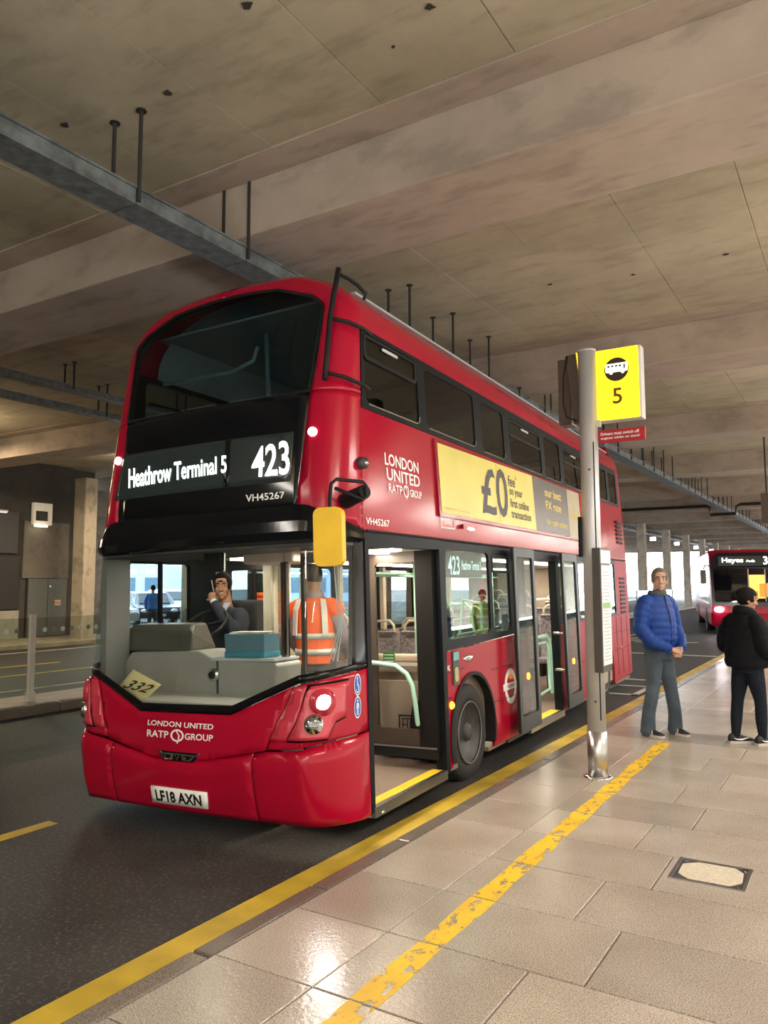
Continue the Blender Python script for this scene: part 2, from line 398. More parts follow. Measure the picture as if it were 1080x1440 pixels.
for x, y, r in ((-3.31, 3.63, 1), (-4.47, 4.0, 1), (-5.53, 3.84, 1), (-2.28, 4.29, .9), (-7.21, 6.42, .8), (-7.24, 7.19, .6), (-3.27, 9.39, .8), (-2.27, 9.64, .7), (-1.19, 9.61, .8), (-2.69, 4.49, .4)):
    pts = [(.036 * (1 + .35 * sin(3 * k + 9 * x)) * cos(2 * pi * k / 9), .03 * (1 + .3 * cos(2 * k + 7 * y)) * sin(2 * pi * k / 9)) for k in range(9)]
    q = MB().plate([pts], lambda u, v, w_: V((u, v, w_)), .006).obj('anchor_hole', HM, ceil_); q.location = (x, y, 5.545); q.scale = (r, r, 1)
for i, yb in enumerate(BEAMS):
    if yb < -3 or yb > 93: continue
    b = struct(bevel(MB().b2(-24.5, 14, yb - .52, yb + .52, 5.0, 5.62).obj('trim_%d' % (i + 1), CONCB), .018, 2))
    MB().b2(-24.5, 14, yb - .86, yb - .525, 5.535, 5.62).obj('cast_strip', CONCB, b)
n = 0
for yb in BEAMS:
    if yb < 4 or yb > 92: continue
    c = struct(bevel(MB().b2(-10.86, -10.44, yb - .28, yb + .28, 0, 5.0).obj('concrete_column', CONCW), .03))
for y in (15.71, 20.3, 27.2, 33.7, 40.3, 46.8, 53.4): struct(bevel(MB().b2(-21.1, -20.55, y - .23, y + .23, -.02 if y < 17 else ZR, 5.0).obj('concrete_column', CONCW), .03))

# dividing island with its glass barrier
isl = struct(MB().b2(-11.0, -9.95, -6, 92, ZR - .1, 0).obj('island', mat('island_paving', (.36, .32, .26), .6, var=.2, scale=5))); bevel(isl, .02)
k0 = None
for i in range(24):
    if k0 is None: k0 = bevel(MB().b2(-.07, .07, -.452, .452, -.13, .006).obj('kerb_stone', KERB, isl), .012); q = k0
    else: q = k0.copy(); COL.objects.link(q)
    q.location = (-9.96, 1.2 + .915 * i, 0)
PGLASS = glass('barrier_glass', (.80, .86, .83), .06, .55)
DOT = mat('manifestation_dot', (.75, .78, .75), .5); DOT2 = mat('manifestation_dot_dim', (.22, .24, .23), .5)
DOTS = {}
def barrier(y0, n, step, label, dots=True):
    t = tag(empty('glass_barrier', (-10.30, y0, 0)), label, 'barrier', 'glass barriers on the island')
    for i in range(n + 1):
        p = MB().b2(-.035, .035, -.045, .045, 0, 1.25); p.b2(-.05, .05, -.06, .06, 0, .14)
        q = bevel(p.obj('barrier_post', mat('pale_post', (.60, .57, .52), .4), t), .008); q.location = (0, step * i, 0)
        if i < n:
            g = MB().b2(-.006, .006, .06, step - .06, .1, 1.2).obj('glass_panel', PGLASS, t); g.location = (0, step * i, 0)
            if dots:
                for j in range(int((step - .2) / .15)):
                    k = j % 2
                    if k not in DOTS: DOTS[k] = q = MB().cyl((.0062, 0, 1.02), (.009, 0, 1.02), .036, seg=14).obj('dot', (DOT, DOT2)[k], g)
                    else: q = DOTS[k].copy(); COL.objects.link(q); q.parent = g
                    q.location = (0, .2 + .15 * j, 0)
    return t
barrier(.93, 3, 3.0, 'low glass barrier with dotted panels and pale post facing the grey double door')
barrier(12.2, 13, 3.0, 'long run of glass barrier panels along the island far behind the person in blue', False)

# building on the left
WDARK = concrete('wall_dark_render', (.060, .056, .050), (.085, .08, .072), stain=.3)
WMID = concrete('wall_grey_panel', (.14, .13, .11), (.18, .165, .14), stain=.3)
PLIN = concrete('wall_plinth', (.34, .33, .28), (.42, .40, .34), stain=.3)
wl = struct(MB().b2(-26, -22.4, -16, 16.35, -.13, 5.6).obj('wall_left', WDARK))
MB().b2(-26, -22.75, 16.35, 17.5, -.13, 5.6).obj('recess_wall', WDARK, wl); struct(MB().b2(-23.25, -22.6, 18.0, 18.6, ZR, 5.0).obj('concrete_column', CONCW))
MB().b2(-22.4, -22.34, -16, 14.55, 0, .86).obj('plinth_panel', PLIN, wl)
MB().b2(-22.4, -22.33, 14.62, 16.25, 1.86, 3.66).obj('wall_panel', WMID, wl)
for y0, y1 in ((11.9, 13.05), (13.1, 14.5)): bevel(MB().b2(-22.4, -22.32, y0, y1, .9, 2.5).obj('wall_panel', mat('dark_panel', (.028, .027, .026), .5), wl), .01)
bevel(MB().b2(-22.4, -22.28, 12, 14.4, 2.62, 3.9).obj('wall_panel', mat('slate_panel', (.05, .05, .052), .5), wl), .01)
d1 = struct(MB().b2(-22.4, -22.36, 14.78, 16.24, 0, 1.9).obj('door_1', mat('door_frame_dark', (.02, .02, .02), .5)))
DOORM = mat('door_grey', (.12, .135, .13), .45)
for a, b in ((14.82, 15.5), (15.52, 16.2)):
    q = bevel(MB().b2(-22.36, -22.31, a, b, .02, 1.84).obj('door_leaf', DOORM, d1), .006)
MB().b2(-22.305, -22.295, 15.76, 15.98, .98, 1.16).obj('door_sign', mat('sign_cream', (.6, .5, .36), .5), d1)
MB().b2(-22.3, -22.29, 15.77, 15.97, 1.06, 1.08).obj('door_sign_band', mat('sign_red', (.4, .05, .04), .5), d1)
MB().cyl((-22.31, 15.56, 1.6), (-22.26, 15.56, 1.6), .03).obj('door_closer', CHROME, d1)
t = tag(empty('wall_lamp', (-22.3, 15.15, 3.9)), 'square wall lamp housing above the grey double door', 'lamp')
m = MB().plate([rrect(-.33, .33, -.35, .35, .02), rrect(-.25, .25, -.22, .1, .02)], lambda u, v, w_: V((.12 + w_, u, v)), .12); m.obj('housing', mat('lamp_housing', (.5, .47, .4), .5, emit=(1, .85, .6), strength=.25), t)
MB().b2(.12, .2, -.3, .12, -.42, -.36).obj('diffuser', mat('lamp_glow', (1, .9, .7), .5, emit=(1, .85, .6), strength=5), t)
for i, (y, zz) in enumerate(((12.2, 4.0), (13.35, 3.85))):
    t = tag(empty('batten_lamp', (-21.9, y, zz)), ('thin batten lamp on the dark wall, farther from the square wall lamp', 'thin batten lamp on the dark wall, nearer to the square wall lamp')[i], 'lamp', 'batten lamps on the dark wall')
    MB().b2(-.06, .06, -.4, .4, 0, .05).obj('body', LGREY, t); MB().b2(-.045, .045, -.38, .38, -.03, -.002).obj('tube', mat('dim_tube', (.8, .8, .75), .5, emit=(1, .95, .85), strength=.9), t)
pav = struct(bevel(MB().b2(-22.4, -20.05, -16, 17.2, ZR - .1, 0).obj('pavement', mat('far_pavement', (.30, .26, .19), .7, var=.25, scale=2)), .03))
wr = struct(MB().b2(14, 14.5, -16, 93, -.3, 5.6).obj('wall_right', CONCW))
wb = struct(MB().b2(-24, 14.5, -16.5, -16, -.3, 5.6).obj('wall_back', CONCW))

# lamps in view
t = tag(empty('ceiling_lamp', (-19.2, 10.55, 5.5)), 'round bright ceiling lamp under the soffit of the far lane', 'lamp')
MB().cyl((0, 0, 0), (0, 0, .06), .3).obj('body', LGREY, t); MB().ell((0, 0, -.01), (.25, .25, .09)).obj('diffuser', mat('hot_lamp', (1, .9, .7), .5, emit=(1, .86, .6), strength=14), t, True)
area('ceiling_lamp_light', (-19.2, 10.55, 5.36), .4, .4, 160, WARM)
t = tag(empty('smoke_detector', (-18.6, 11.2, 5.5)), 'tiny glowing dome on the soffit beside the round lamp', 'detector')
MB().cyl((0, 0, 0), (0, 0, .06), .1).obj('base', LGREY, t); MB().ell((0, 0, 0), (.08, .08, .05)).obj('dome', mat('hot_lamp2', (1, .95, .85), .5, emit=(1, .95, .8), strength=4), t, True)
for i, yb in enumerate(y for y in BEAMS if 40 < y < 92):
    t = tag(empty('column_floodlight', (-9.95, yb - .36, 4.1)), '%s small bright floodlight on the row of far island columns' % ('first', 'second', 'third', 'fourth', 'fifth', 'sixth', 'seventh', 'eighth')[i], 'floodlight', 'floodlights on the far columns')
    bevel(MB().box((0, 0, 0), (.36, .16, .26)).obj('housing', DGREY, t), .02); MB().box((.03, -.09, -.02), (.3, .02, .2)).obj('lens', mat('flood_lens', (1, 1, 1), .4, emit=(.95, .97, 1), strength=9), t)

# cable trays hanging from the soffit
GALV = mat('galvanised_tray', (.135, .15, .15), .5, metal=.4, var=.45, scale=9, bump=.15, bscale=20)
GALV2 = mat('tray_underside', (.11, .115, .10), .6, var=.25, scale=4)
RODM = mat('hanger_rod', (.016, .014, .012), .7)
def tray(x0, x1, z0, z1, ys, seclen, y1, y0, label, group=None, ztop=5.55):
    t = tag(empty('cable_tray', ((x0 + x1) / 2, y0, z0)), label, 'cable tray', group)
    wd = x1 - x0; q0 = None; n = int((y1 - y0) / seclen)
    for i in range(n):
        if q0 is None:
            m = MB(); L = seclen - .012
            m.b2(-wd / 2, wd / 2, 0, L, 0, .02); m.b2(wd / 2 - .015, wd / 2, 0, L, .0205, z1 - z0); m.b2(-wd / 2, -wd / 2 + .015, 0, L, .0205, z1 - z0); m.b2(wd / 2 - .01, wd / 2 + .02, 0, L, z1 - z0 - .012, z1 - z0 + .004)
            m.b2(-wd / 2 + .02, wd / 2 - .02, 0, L, .022, z1 - z0 - .03)
            q = q0 = m.obj('tray_section', GALV, t)
        else: q = q0.copy(); COL.objects.link(q)
        q.location = (0, seclen * i, 0)
    r0 = {}
    for y in ys:
        top = 5.0 if any(abs(y - b) < .50 for b in BEAMS) else ztop
        for sx_ in (-1, 1):
            key = (top, sx_)
            if key not in r0:
                m = MB(); m.cyl((0, 0, .02), (0, 0, top - z0), .017, seg=8); m.cyl((0, 0, top - z0 - .012), (0, 0, top - z0), .045, seg=8)
                r0[key] = q = m.obj('hanger_rod', RODM, t)
            else: q = r0[key].copy(); COL.objects.link(q)
            q.location = (sx_ * (wd / 2 + .012), y - y0, 0)
    return t
tray(-5.14, -4.84, 4.75, 4.885, [1.4, 2.75, 4.05, 5.36] + [8.45 + 1.25 * i for i in range(40)], 1.31, 62, -1.2, 'big galvanised cable tray hanging on rods over the double decker')
tray(-11.78, -11.55, 5.04, 5.13, [8.38 + 2.62 * i for i in range(-2, 24)], 2.62, 80, 2, 'upper of the two thin cable trays hanging over the far lane', 'thin cable trays')
tray(-12.55, -12.32, 4.90, 4.99, [8.38 + 1.31 + 2.62 * i for i in range(-2, 24)], 2.62, 80, 2, 'lower of the two thin cable trays hanging over the far lane', 'thin cable trays')
PIPE = mat('black_conduit', (.015, .014, .013), .5)
t = tag(MB().tube([(-11.3, 35.4, 4.93), (-5.6, 35.4, 4.93), (-5.45, 35.4, 4.85), (-5.45, 35.4, 4.55), (-4.45, 35.4, 4.55), (-4.4, 35.4, 4.85), (-4.25, 35.4, 4.93), (3, 35.4, 4.93)], .07, 8).obj('conduit', PIPE), 'black conduit stepping under the cable tray beyond the sign post', 'conduit')
t = tag(empty('hanging_sign', (-1.75, 20.2, 3.05)), 'dark hanging sign box above the single decker bus', 'sign')
bevel(MB().b2(-.22, .6, -.1, .1, 0, .72).obj('sign_box', BROWN, t), .01)
for x in (-.1, .45): MB().cyl((x, 0, .7), (x, 0, 2.5), .018, seg=8).obj('hanger_rod', RODM, t)

# access cover in the paving
t = tag(empty('access_cover', (-.842, 4.972, .002)), 'square access cover with a worn stone inlay and steel rim in the paving', 'cover')
m = MB().plate([rrect(-.205, .205, -.19, .19, .006), rrect(-.185, .185, -.17, .17, .006)], lambda u, v, w_: V((u, v, .004 + w_)), .012); m.obj('rim', STEEL, t)
MB().b2(-.185, .185, -.17, .17, -.008, .001).obj('tray_plate', mat('cover_dirt', (.09, .08, .075), .35, metal=.5, var=.4, scale=20), t)
oct_ = [(-.165, -.09), (-.10, -.155), (.12, -.15), (.175, -.07), (.165, .09), (.11, .155), (-.09, .15), (-.17, .08)]
MB().plate([oct_], lambda u, v, w_: V((u, v, .004 + w_)), .004).obj('stone_inlay', mat('stone_inlay', (.55, .49, .40), .5, var=.15, scale=40), t)
for x, y in ((-.165, -.15), (.165, -.15), (.165, .15), (-.165, .15)): MB().cyl((x, y, .001), (x, y, .006), .014, seg=10).obj('key_hole', CHROME, t)

# ================================================================== THE DOUBLE DECKER
# bus frame: x to the kerb side (near side at x = 0, far side at -2.52), y rearwards from just ahead of the front axle, z up; it kneels 1.7 degrees to the kerb
bn = V((.998, .052, .030)).normalized(); bd = V((-.052, .9986, -.0015)); bd = (bd - bn * bd.dot(bn)).normalized(); bk = bn.cross(bd)
BUS = empty('double_decker_bus', M=Matrix(((bn.x, bd.x, bk.x, -3.17), (bn.y, bd.y, bk.y, 6.484), (bn.z, bd.z, bk.z, ZR), (0, 0, 0, 1))))
tag(BUS, 'red double decker bus kneeling at the kerb with its doors open', 'bus')
BM = BUS.matrix_world.copy()
Y0T = [(.17, -2.20), (.35, -2.26), (.6, -2.295), (.82, -2.28), (.95, -2.25), (2.2, -2.10), (2.5, -2.08), (3.2, -1.97), (3.9, -1.83), (4.2, -1.77), (4.3, -1.735), (4.36, -1.68), (4.40, -1.58), (4.43, -1.42)]
YST = [(.17, -1.66), (1.22, -1.66), (2.3, -1.69), (3.2, -1.63), (3.87, -1.58), (4.2, -1.5), (4.36, -1.46), (4.43, -1.40)]
def hw(z):
    if z < 2.3: return 1.26
    if z < 3.87: return 1.26 - .05 * (z - 2.3) / 1.57
    return 1.21 * max(0, 1 - ((z - 3.87) / .565) ** 2.2) ** (1 / 2.2)
def S0(a, z):
    y0 = lerp(z, Y0T); D = lerp(z, YST) - y0; h = hw(z); X = h * .80; sag = min(.05, D * .3)
    s = 1 if a >= 0 else -1; b = abs(a)
    if b <= 1: x = X * b; y = y0 + sag * b * b
    else:
        th = (b - 1) * pi / 2; x = X + (h - X) * sin(th); y = y0 + sag + (D - sag) * (1 - cos(th))
    return V((-1.26 + s * x, y, z))
def S(a, z, off=0):
    p = S0(a, z)
    if not off: return p
    e = .02
    n = (S0(min(2, a + e), z) - S0(max(-2, a - e), z)).cross(S0(a, z + e) - S0(a, z - e)).normalized()
    if n.y > 0 and abs(a) < 1.9: n = -n
    if n.dot(p - V((-1.26, 0, p.z))) < 0: n = -n
    return p + n * off
def skin(name, poly, m, off=0, step=.1, thick=.012, parent=None, smooth=True, offf=None):
    """a panel of the bus front: polygon in (across, height) laid on the front surface"""
    parent = parent or BUS
    L = []
    for (a, b), (c, d) in zip(poly, poly[1:] + poly[:1]):
        k = max(1, int(max(abs(c - a), abs(d - b)) / step))
        L += [(a + (c - a) * i / k, b + (d - b) * i / k) for i in range(k)]
    nb = len(L); pts = [V(p) for p in L]
    a0 = min(p[0] for p in L); a1 = max(p[0] for p in L); z0 = min(p[1] for p in L); z1 = max(p[1] for p in L)
    def inside(x, y):
        c = False
        for (x1, y1), (x2, y2) in zip(L, L[1:] + L[:1]):
            if (y1 > y) != (y2 > y) and x < (x2 - x1) * (y - y1) / (y2 - y1) + x1: c = not c
        return c
    i = a0 + step * .5
    while i < a1:
        j = z0 + step * .5
        while j < z1:
            if inside(i, j) and min((V((i, j)) - q).length for q in pts[:nb]) > step * .35: pts.append(V((i, j)))
            j += step
        i += step
    r = geometry.delaunay_2d_cdt(pts, [], [list(range(nb))], 1, 1e-5)
    b = MB(); b.add([S(p.x, p.y, off + (offf(p.x, p.y) if offf else 0)) for p in r[0]], [tuple(f) for f in r[2]])
    o = b.obj(name, m, parent, smooth)
    me = o.data   # outward facing
    s = sum((f.normal.dot(f.center - V((-1.26, 0, f.center.z))) for f in me.polygons))
    if s < 0: me.flip_normals()
    if thick: q = o.modifiers.new('thickness', 'SOLIDIFY'); q.thickness = thick; q.offset = -1
    return o
def mirror(p): return [(-a, z) for a, z in reversed(p)]
CRE = [(-2, .755), (-1.45, .737), (-.94, .69), (-.77, .67), (-.245, .575), (.226, .585), (.77, .68), (.94, .69), (1.45, .737), (2, .755)]
VTOP = [(-2, 1.215), (-1.6, 1.19), (-.99, 1.135), (-.43, .905), (.45, .915), (.99, 1.14), (1.6, 1.19), (2, 1.215)]
BOT = [(-2, .16), (-1.1, .20), (-.5, .205), (.5, .205), (1.1, .20), (2, .16)]
def strip_poly(lo, hi, a, b):
    f = lambda T: [(a, lerp(a, T))] + [p for p in T if a < p[0] < b] + [(b, lerp(b, T))]
    return f(lo) + list(reversed(f(hi)))
g = .006
bo = lambda a, z: .030 * min(1, max(0, (lerp(a, CRE) - z) / .03)) * (1 - max(0, (abs(a) - 1.8) / .2))
skin('bumper', strip_poly(BOT, CRE, -.70, .66), RED, .0, .06, offf=bo)
skin('bumper_corner', strip_poly(BOT, CRE, .66 + g, 2), RED, .0, .06, offf=bo)
skin('bumper_corner', strip_poly(BOT, CRE, -2, -.70 - g), RED, .0, .06, offf=bo)
CT = [(-.98, 1.13), (-.43, .9), (.45, .91), (.965, 1.12)]
skin('front_panel', [(-.755, .685)] + [p for p in CRE if -.75 < p[0] < .75] + [(.755, .685), (.955, 1.12), (.45, .91), (-.43, .90), (-.965, 1.12)], RED, .004, .06)
for s in (1, -1):
    mm = (lambda p: p) if s > 0 else mirror
    skin('corner_panel', mm([(.765, .69), (.94, .70), (1.45, .747), (2, .765), (2, 1.205), (1.6, 1.18), (.98, 1.125)]), RED, 0, .06)
    pod = skin('headlamp_pod', mm([(.94, .765), (1.44, .77), (1.52, .875), (1.64, .90), (1.67, 1.14), (1.2, 1.12), (1.13, 1.08)]), PINK, .022, .05)
    skin('headlamp_strip', mm([(.80, .76), (.925, .762), (1.13, 1.125), (.965, 1.115)]), PINK, .014, .05)
    skin('pod_shadow_gap', mm([(.925, .75), (1.45, .755), (1.535, .862), (1.655, .885), (1.69, 1.155), (1.12, 1.13)]), BLACK, .006, .08)
    # lamp: bezel, lens, reflector
    for (a, z, r, nm, mt) in ((1.35, 1.012, .082, 'headlamp', mat('headlamp_glow', (1, 1, 1), .3, emit=(1, .96, .95), strength=32)), (1.255, .868, .058, 'fog_lamp', mat('fog_lens', (.25, .26, .28), .05, metal=.8))):
        c = S(s * a, z, .026); nn = (S(s * a, z, .06) - S(s * a, z, .02)).normalized()
        hb = MB(); ring = [c + nn * .0]
        hb.tube([c - nn * .05, c + nn * .012, c + nn * .02, c + nn * .002], [r * 1.12, r * 1.14, r * 1.02, r * .98], 24).obj(nm + '_bezel', CHROME if nm == 'fog_lamp' else PINK, pod, True)
        ln = MB(); ln.tube([c - nn * .01, c + nn * .012, c + nn * .022], [r * .97, r * .94, r * .4], 20); ln.obj(nm, mt, pod, True)
hl = bpy.data.lights.new('headlamp_beam', 'SPOT')
for s in (1, -1):
    l = bpy.data.lights.new('headlamp_beam', 'SPOT'); l.energy = 14; l.spot_size = radians(100); l.spot_blend = .6; l.shadow_soft_size = .06; l.color = (1, .97, .93)
    o = bpy.data.objects.new('headlamp_beam', l); COL.objects.link(o); o.parent = BUS; o.location = S(s * 1.35, 1.012, .12); o.rotation_euler = (radians(82), 0, radians(180))
# chrome-and-black wing emblem, plate, lettering on the front
OB = .034
emb = skin('emblem', [(-.205, .632), (-.14, .565), (.14, .568), (.205, .630)], BLACK, .012, .05)
for p in ([(-.18, .622), (-.125, .576), (-.05, .578), (-.035, .622)], [(.18, .620), (.125, .578), (.05, .578), (.035, .622)], [(-.03, .622), (0, .576), (.03, .622)]):
    cx = sum(a for a, b in p) / len(p); cz = sum(b for a, b in p) / len(p)
    fr_ = [(cx + (a - cx) * .6, cz + (b - cz) * .5) for a, b in p]
    m = MB(); m.plate([[(a, b) for a, b in p], fr_], lambda u, v, w_: S(u, v, .02 + w_), .006); m.obj('emblem_wing', CHROME, emb)
plate_ = skin('number_plate', [(-.285, .256), (.25, .258), (.268, .374), (-.268, .376)], WHITE, .045, .08)
def sq(A, B, C, D, off):   # unit square -> front surface quad (bottom-left, bottom-right, top-right, top-left)
    return lambda u, v: S((A[0] * (1 - u) + B[0] * u) * (1 - v) + (D[0] * (1 - u) + C[0] * u) * v, (A[1] * (1 - u) + B[1] * u) * (1 - v) + (D[1] * (1 - u) + C[1] * u) * v, off)
BOLD = .035
text('plate_lettering', 'LF18 AXN', sq((-.235, .275), (.205, .277), (.215, .357), (-.228, .358), .0465), mat('plate_black', (.01, .01, .01), .5), plate_)
BOLD = .016
fw = WHITE
text('operator_lettering', 'LONDON UNITED', sq((-.325, .805), (.315, .805), (.315, .842), (-.325, .842), .0055), fw, BUS)
text('group_lettering', 'RATP', sq((-.325, .722), (-.105, .722), (-.105, .772), (-.325, .772), .0055), fw, BUS)
text('group_lettering', 'GROUP', sq((.055, .722), (.315, .724), (.315, .770), (.055, .768), .0055), fw, BUS)
def round_logo(f, parent):      # ring with a profile line and a small tail
    m = MB(); n = 28
    R = lambda r, k: (.5 + r * .5 * cos(2 * pi * k / n), .56 + r * .44 * sin(2 * pi * k / n))
    for k in range(n): m.add([f(*R(1, k)), f(*R(1, k + 1)), f(*R(.74, k + 1)), f(*R(.74, k))], [(0, 1, 2, 3)])
    c = [(.18, .9), (.42, .93), (.52, .72), (.66, .55), (.60, .38), (.68, .25), (.56, .13), (.52, 0)]
    for (a, b), (p, q) in zip(c, c[1:]): m.add([f(a - .05, b), f(a + .05, b), f(p + .05, q), f(p - .05, q)], [(0, 1, 2, 3)])
    return m.obj('round_logo', fw, parent, norm=False)
round_logo(sq((-.085, .690), (.045, .690), (.045, .79), (-.085, .79), .0055), BUS)
for z in (1.098, .942):        # blue access stickers
    st = MB(); f = lambda a, b, o_: S(1.808 + a * .62, z + b, .003 + o_)
    st.add([f(0, 0, .001)] + [f(.075 * cos(k * pi / 12), .075 * sin(k * pi / 12), .001) for k in range(24)], [(0, 1 + k, 1 + (k + 1) % 24) for k in range(24)])
    so = st.obj('access_sticker', mat('sticker_blue', (.01, .10, .50), .4), BUS, norm=False)
    rg_ = MB()
    for k in range(24): rg_.add([f(r * cos(q * pi / 12), r * sin(q * pi / 12), .0015) for r, q in ((.077, k), (.077, k + 1), (.068, k + 1), (.068, k))], [(0, 1, 2, 3)])
    rg_.obj('sticker_rim', WHITE, so, norm=False)
    ic = MB(); fl = lambda pts, w_=.008: [ic.add([f(a[0] - w_, a[1], .002), f(a[0] + w_, a[1], .002), f(b[0] + w_, b[1], .002), f(b[0] - w_, b[1], .002)], [(0, 1, 2, 3)]) for a, b in zip(pts, pts[1:])]
    ic.add([f(.010 * cos(k * pi / 6) + (.0 if z < 1 else -.004), .045 + .011 * sin(k * pi / 6), .002) for k in range(12)], [tuple(range(12))])
    if z < 1:
        fl([(0, .03), (0, -.005)], .013); fl([(-.016, .028), (-.03, -.008)], .005); fl([(.016, .028), (.03, -.008)], .005); fl([(-.008, 0), (-.013, -.055)], .006); fl([(.008, 0), (.013, -.055)], .006)
    else:
        fl([(-.006, .032), (-.002, -.002)], .006); fl([(-.002, .002), (.022, -.008)], .010); fl([(.018, .0), (.030, -.045)], .005)
        for k in range(14):
            a0, a1 = -2.9 + k * .24, -2.9 + (k + 1) * .24
            ic.add([f(r * cos(q), -.024 + r * sin(q), .002) for r, q in ((.034, a0), (.034, a1), (.026, a1), (.026, a0))], [(0, 1, 2, 3)])
    ic.obj('sticker_figure', WHITE, so, norm=False)

# lower windscreen, its black surround, pillars
GL = [(-1.72, 1.245), (-.97, 1.185), (-.42, .962), (.455, .975), (.985, 1.195), (1.74, 1.245)]
skin('windscreen_surround', [p for p in VTOP] + [(2, 1.24), (1.76, 1.25)] + list(reversed(GL)) + [(-1.76, 1.25), (-2, 1.24)], BLACK, .006, .08)
skin('windscreen', GL + [(1.76, 2.16), (-1.76, 2.16)], GLASSW, .0, .12, 0)
for s in (1, -1): skin('front_pillar', ([(1.76, 1.22), (2, 1.22), (2, 2.25), (1.78, 2.25)] if s > 0 else [(-2, 1.22), (-1.78, 1.22), (-1.78, 2.25), (-2, 2.25)]), BLACK, .0, .08, .05)
# dark header above the windscreen: bulging brow
br = MB()
for (o1, z1_), (o2, z2_) in zip([(-.03, 2.10), (.035, 2.14), (.055, 2.20), (.045, 2.28), (.02, 2.36), (.006, 2.40)], [(.035, 2.14), (.055, 2.20), (.045, 2.28), (.02, 2.36), (.006, 2.40), (-.02, 2.42)]):
    for i in range(76):
        a, b = -1.9 + i * .05, -1.9 + (i + 1) * .05
        zz = lambda q, t: t - (0 if t < 2.15 else (t - 2.1) * max(0, min(1, (abs(q) - .95) / .9)) * .55)
        br.add([S(a, zz(a, z1_), o1), S(b, zz(b, z1_), o1), S(b, zz(b, z2_), o2), S(a, zz(a, z2_), o2)], [(0, 1, 2, 3)])
b_ = br.obj('brow', BLACK, BUS, True); 
MB().plate([[(S(a, 2.11).x, S(a, 2.11).y) for a in [-1.9 + .1 * i for i in range(39)]] + [(-.03, -1.2), (-2.49, -1.2)]], lambda u, v, w_: V((u, v, 2.13 + w_)), .03).obj('brow_soffit', DGREY, BUS)
wp = MB(); wp.tube([(-2.15, -2.0, 2.16), (-1.9, -2.14, 2.12), (-1.55, -2.12, 2.15)], .009, 8); wp.tube([(-1.55, -2.12, 2.15), (-.95, -2.14, 2.16)], .006, 8); wp.obj('wiper', RUB, BUS)

# destination panel and upper windscreen
MR = [(.906, 2.38), (.938, 2.83), (.97, 3.217), (1.124, 3.99)]
skin('destination_mask', [(-.906, 2.38), (.906, 2.38), (.938, 2.83), (.972, 3.265), (-.972, 3.285), (-.938, 2.83)], BLACK, .004, .1)
dp = skin('destination_display', [(-.985, 2.588), (.848, 2.583), (.855, 2.965), (-.955, 2.985)], mat('display_black', (.02, .026, .026), .15, emit=(.6, 1, .9), strength=.007), .008, .1, .004)
skin('display_divider', [(.25, 2.59), (.30, 2.59), (.275, 2.965), (.225, 2.965)], BLACK, .012, .1, .004, dp)
text('route_number', '423', sq((.505, 2.637), (.85, 2.632), (.815, 2.905), (.50, 2.87), .014), WLED, dp)
text('destination_lettering', 'Heathrow Terminal 5', sq((-.812, 2.680), (.268, 2.702), (.25, 2.842), (-.848, 2.852), .014), WLED, dp)
text('fleet_number', 'VH45267', sq((.465, 2.455), (.81, 2.458), (.805, 2.510), (.462, 2.512), .006), WHITE, BUS)
TOPW = [(1.124, 3.995), (.98, 4.09), (.841, 4.15), (.694, 4.215), (.40, 4.24), (.145, 4.25), (-.145, 4.25), (-.40, 4.24), (-.694, 4.215), (-.841, 4.15), (-.98, 4.09), (-1.124, 3.995)]
skin('upper_windscreen', [(-.955, 3.30), (.955, 3.285)] + [(a * .975, z - .02) for a, z in TOPW], GLASSD, .004, .1, 0)
W_IN = [(-.955, 3.30), (.955, 3.285)] + [(a * .97, z - .025) for a, z in TOPW]
W_OUT = [(-.975, 3.275), (.975, 3.262)] + TOPW
m = MB(); m.add([S(a, z, .008) for a, z in W_OUT + W_IN], [(i, (i + 1) % 14, 14 + (i + 1) % 14, 14 + i) for i in range(14)]); q = m.obj('windscreen_seal', RUB, BUS); s_ = q.modifiers.new('t', 'SOLIDIFY'); s_.thickness = .012; s_.offset = 0
for s in (1, -1):
    mm = (lambda p: p) if s > 0 else mirror
    skin('front_corner', mm([(.906, 2.385), (1.18, 2.325), (1.5, 2.27), (2, 2.215), (2, 3.27), (.972, 3.27), (.938, 2.83)]), RED, 0, .07, .02)
    skin('upper_front_corner', mm([(.975, 3.275), (2, 3.275), (2, 4.425), (0, 4.425), (0, 4.262), (.40, 4.245), (.694, 4.218), (.841, 4.153), (.98, 4.093), (1.124, 3.998)]), RED, 0, .05, .02)
    skin('upper_front_lining', mm([(1.0, 3.30), (1.98, 3.30), (1.98, 4.41), (0, 4.41), (0, 4.275), (.40, 4.258), (.694, 4.232), (.841, 4.17), (.98, 4.11), (1.14, 4.01)]), mat('front_lining_grey', (.05, .055, .055), .7), -.035, .08, .004)
    c = S(s * 1.04, 2.945, .0); nn = (S(s * 1.04, 2.945, .03) - c).normalized()
    q = MB().tube([c - nn * .01, c + nn * .02, c + nn * .028], [.035, .033, .02], 16).obj('marker_lamp', mat('marker_glow', (1, .95, .9), .3, emit=(1, .93, .85), strength=6), BUS, True)

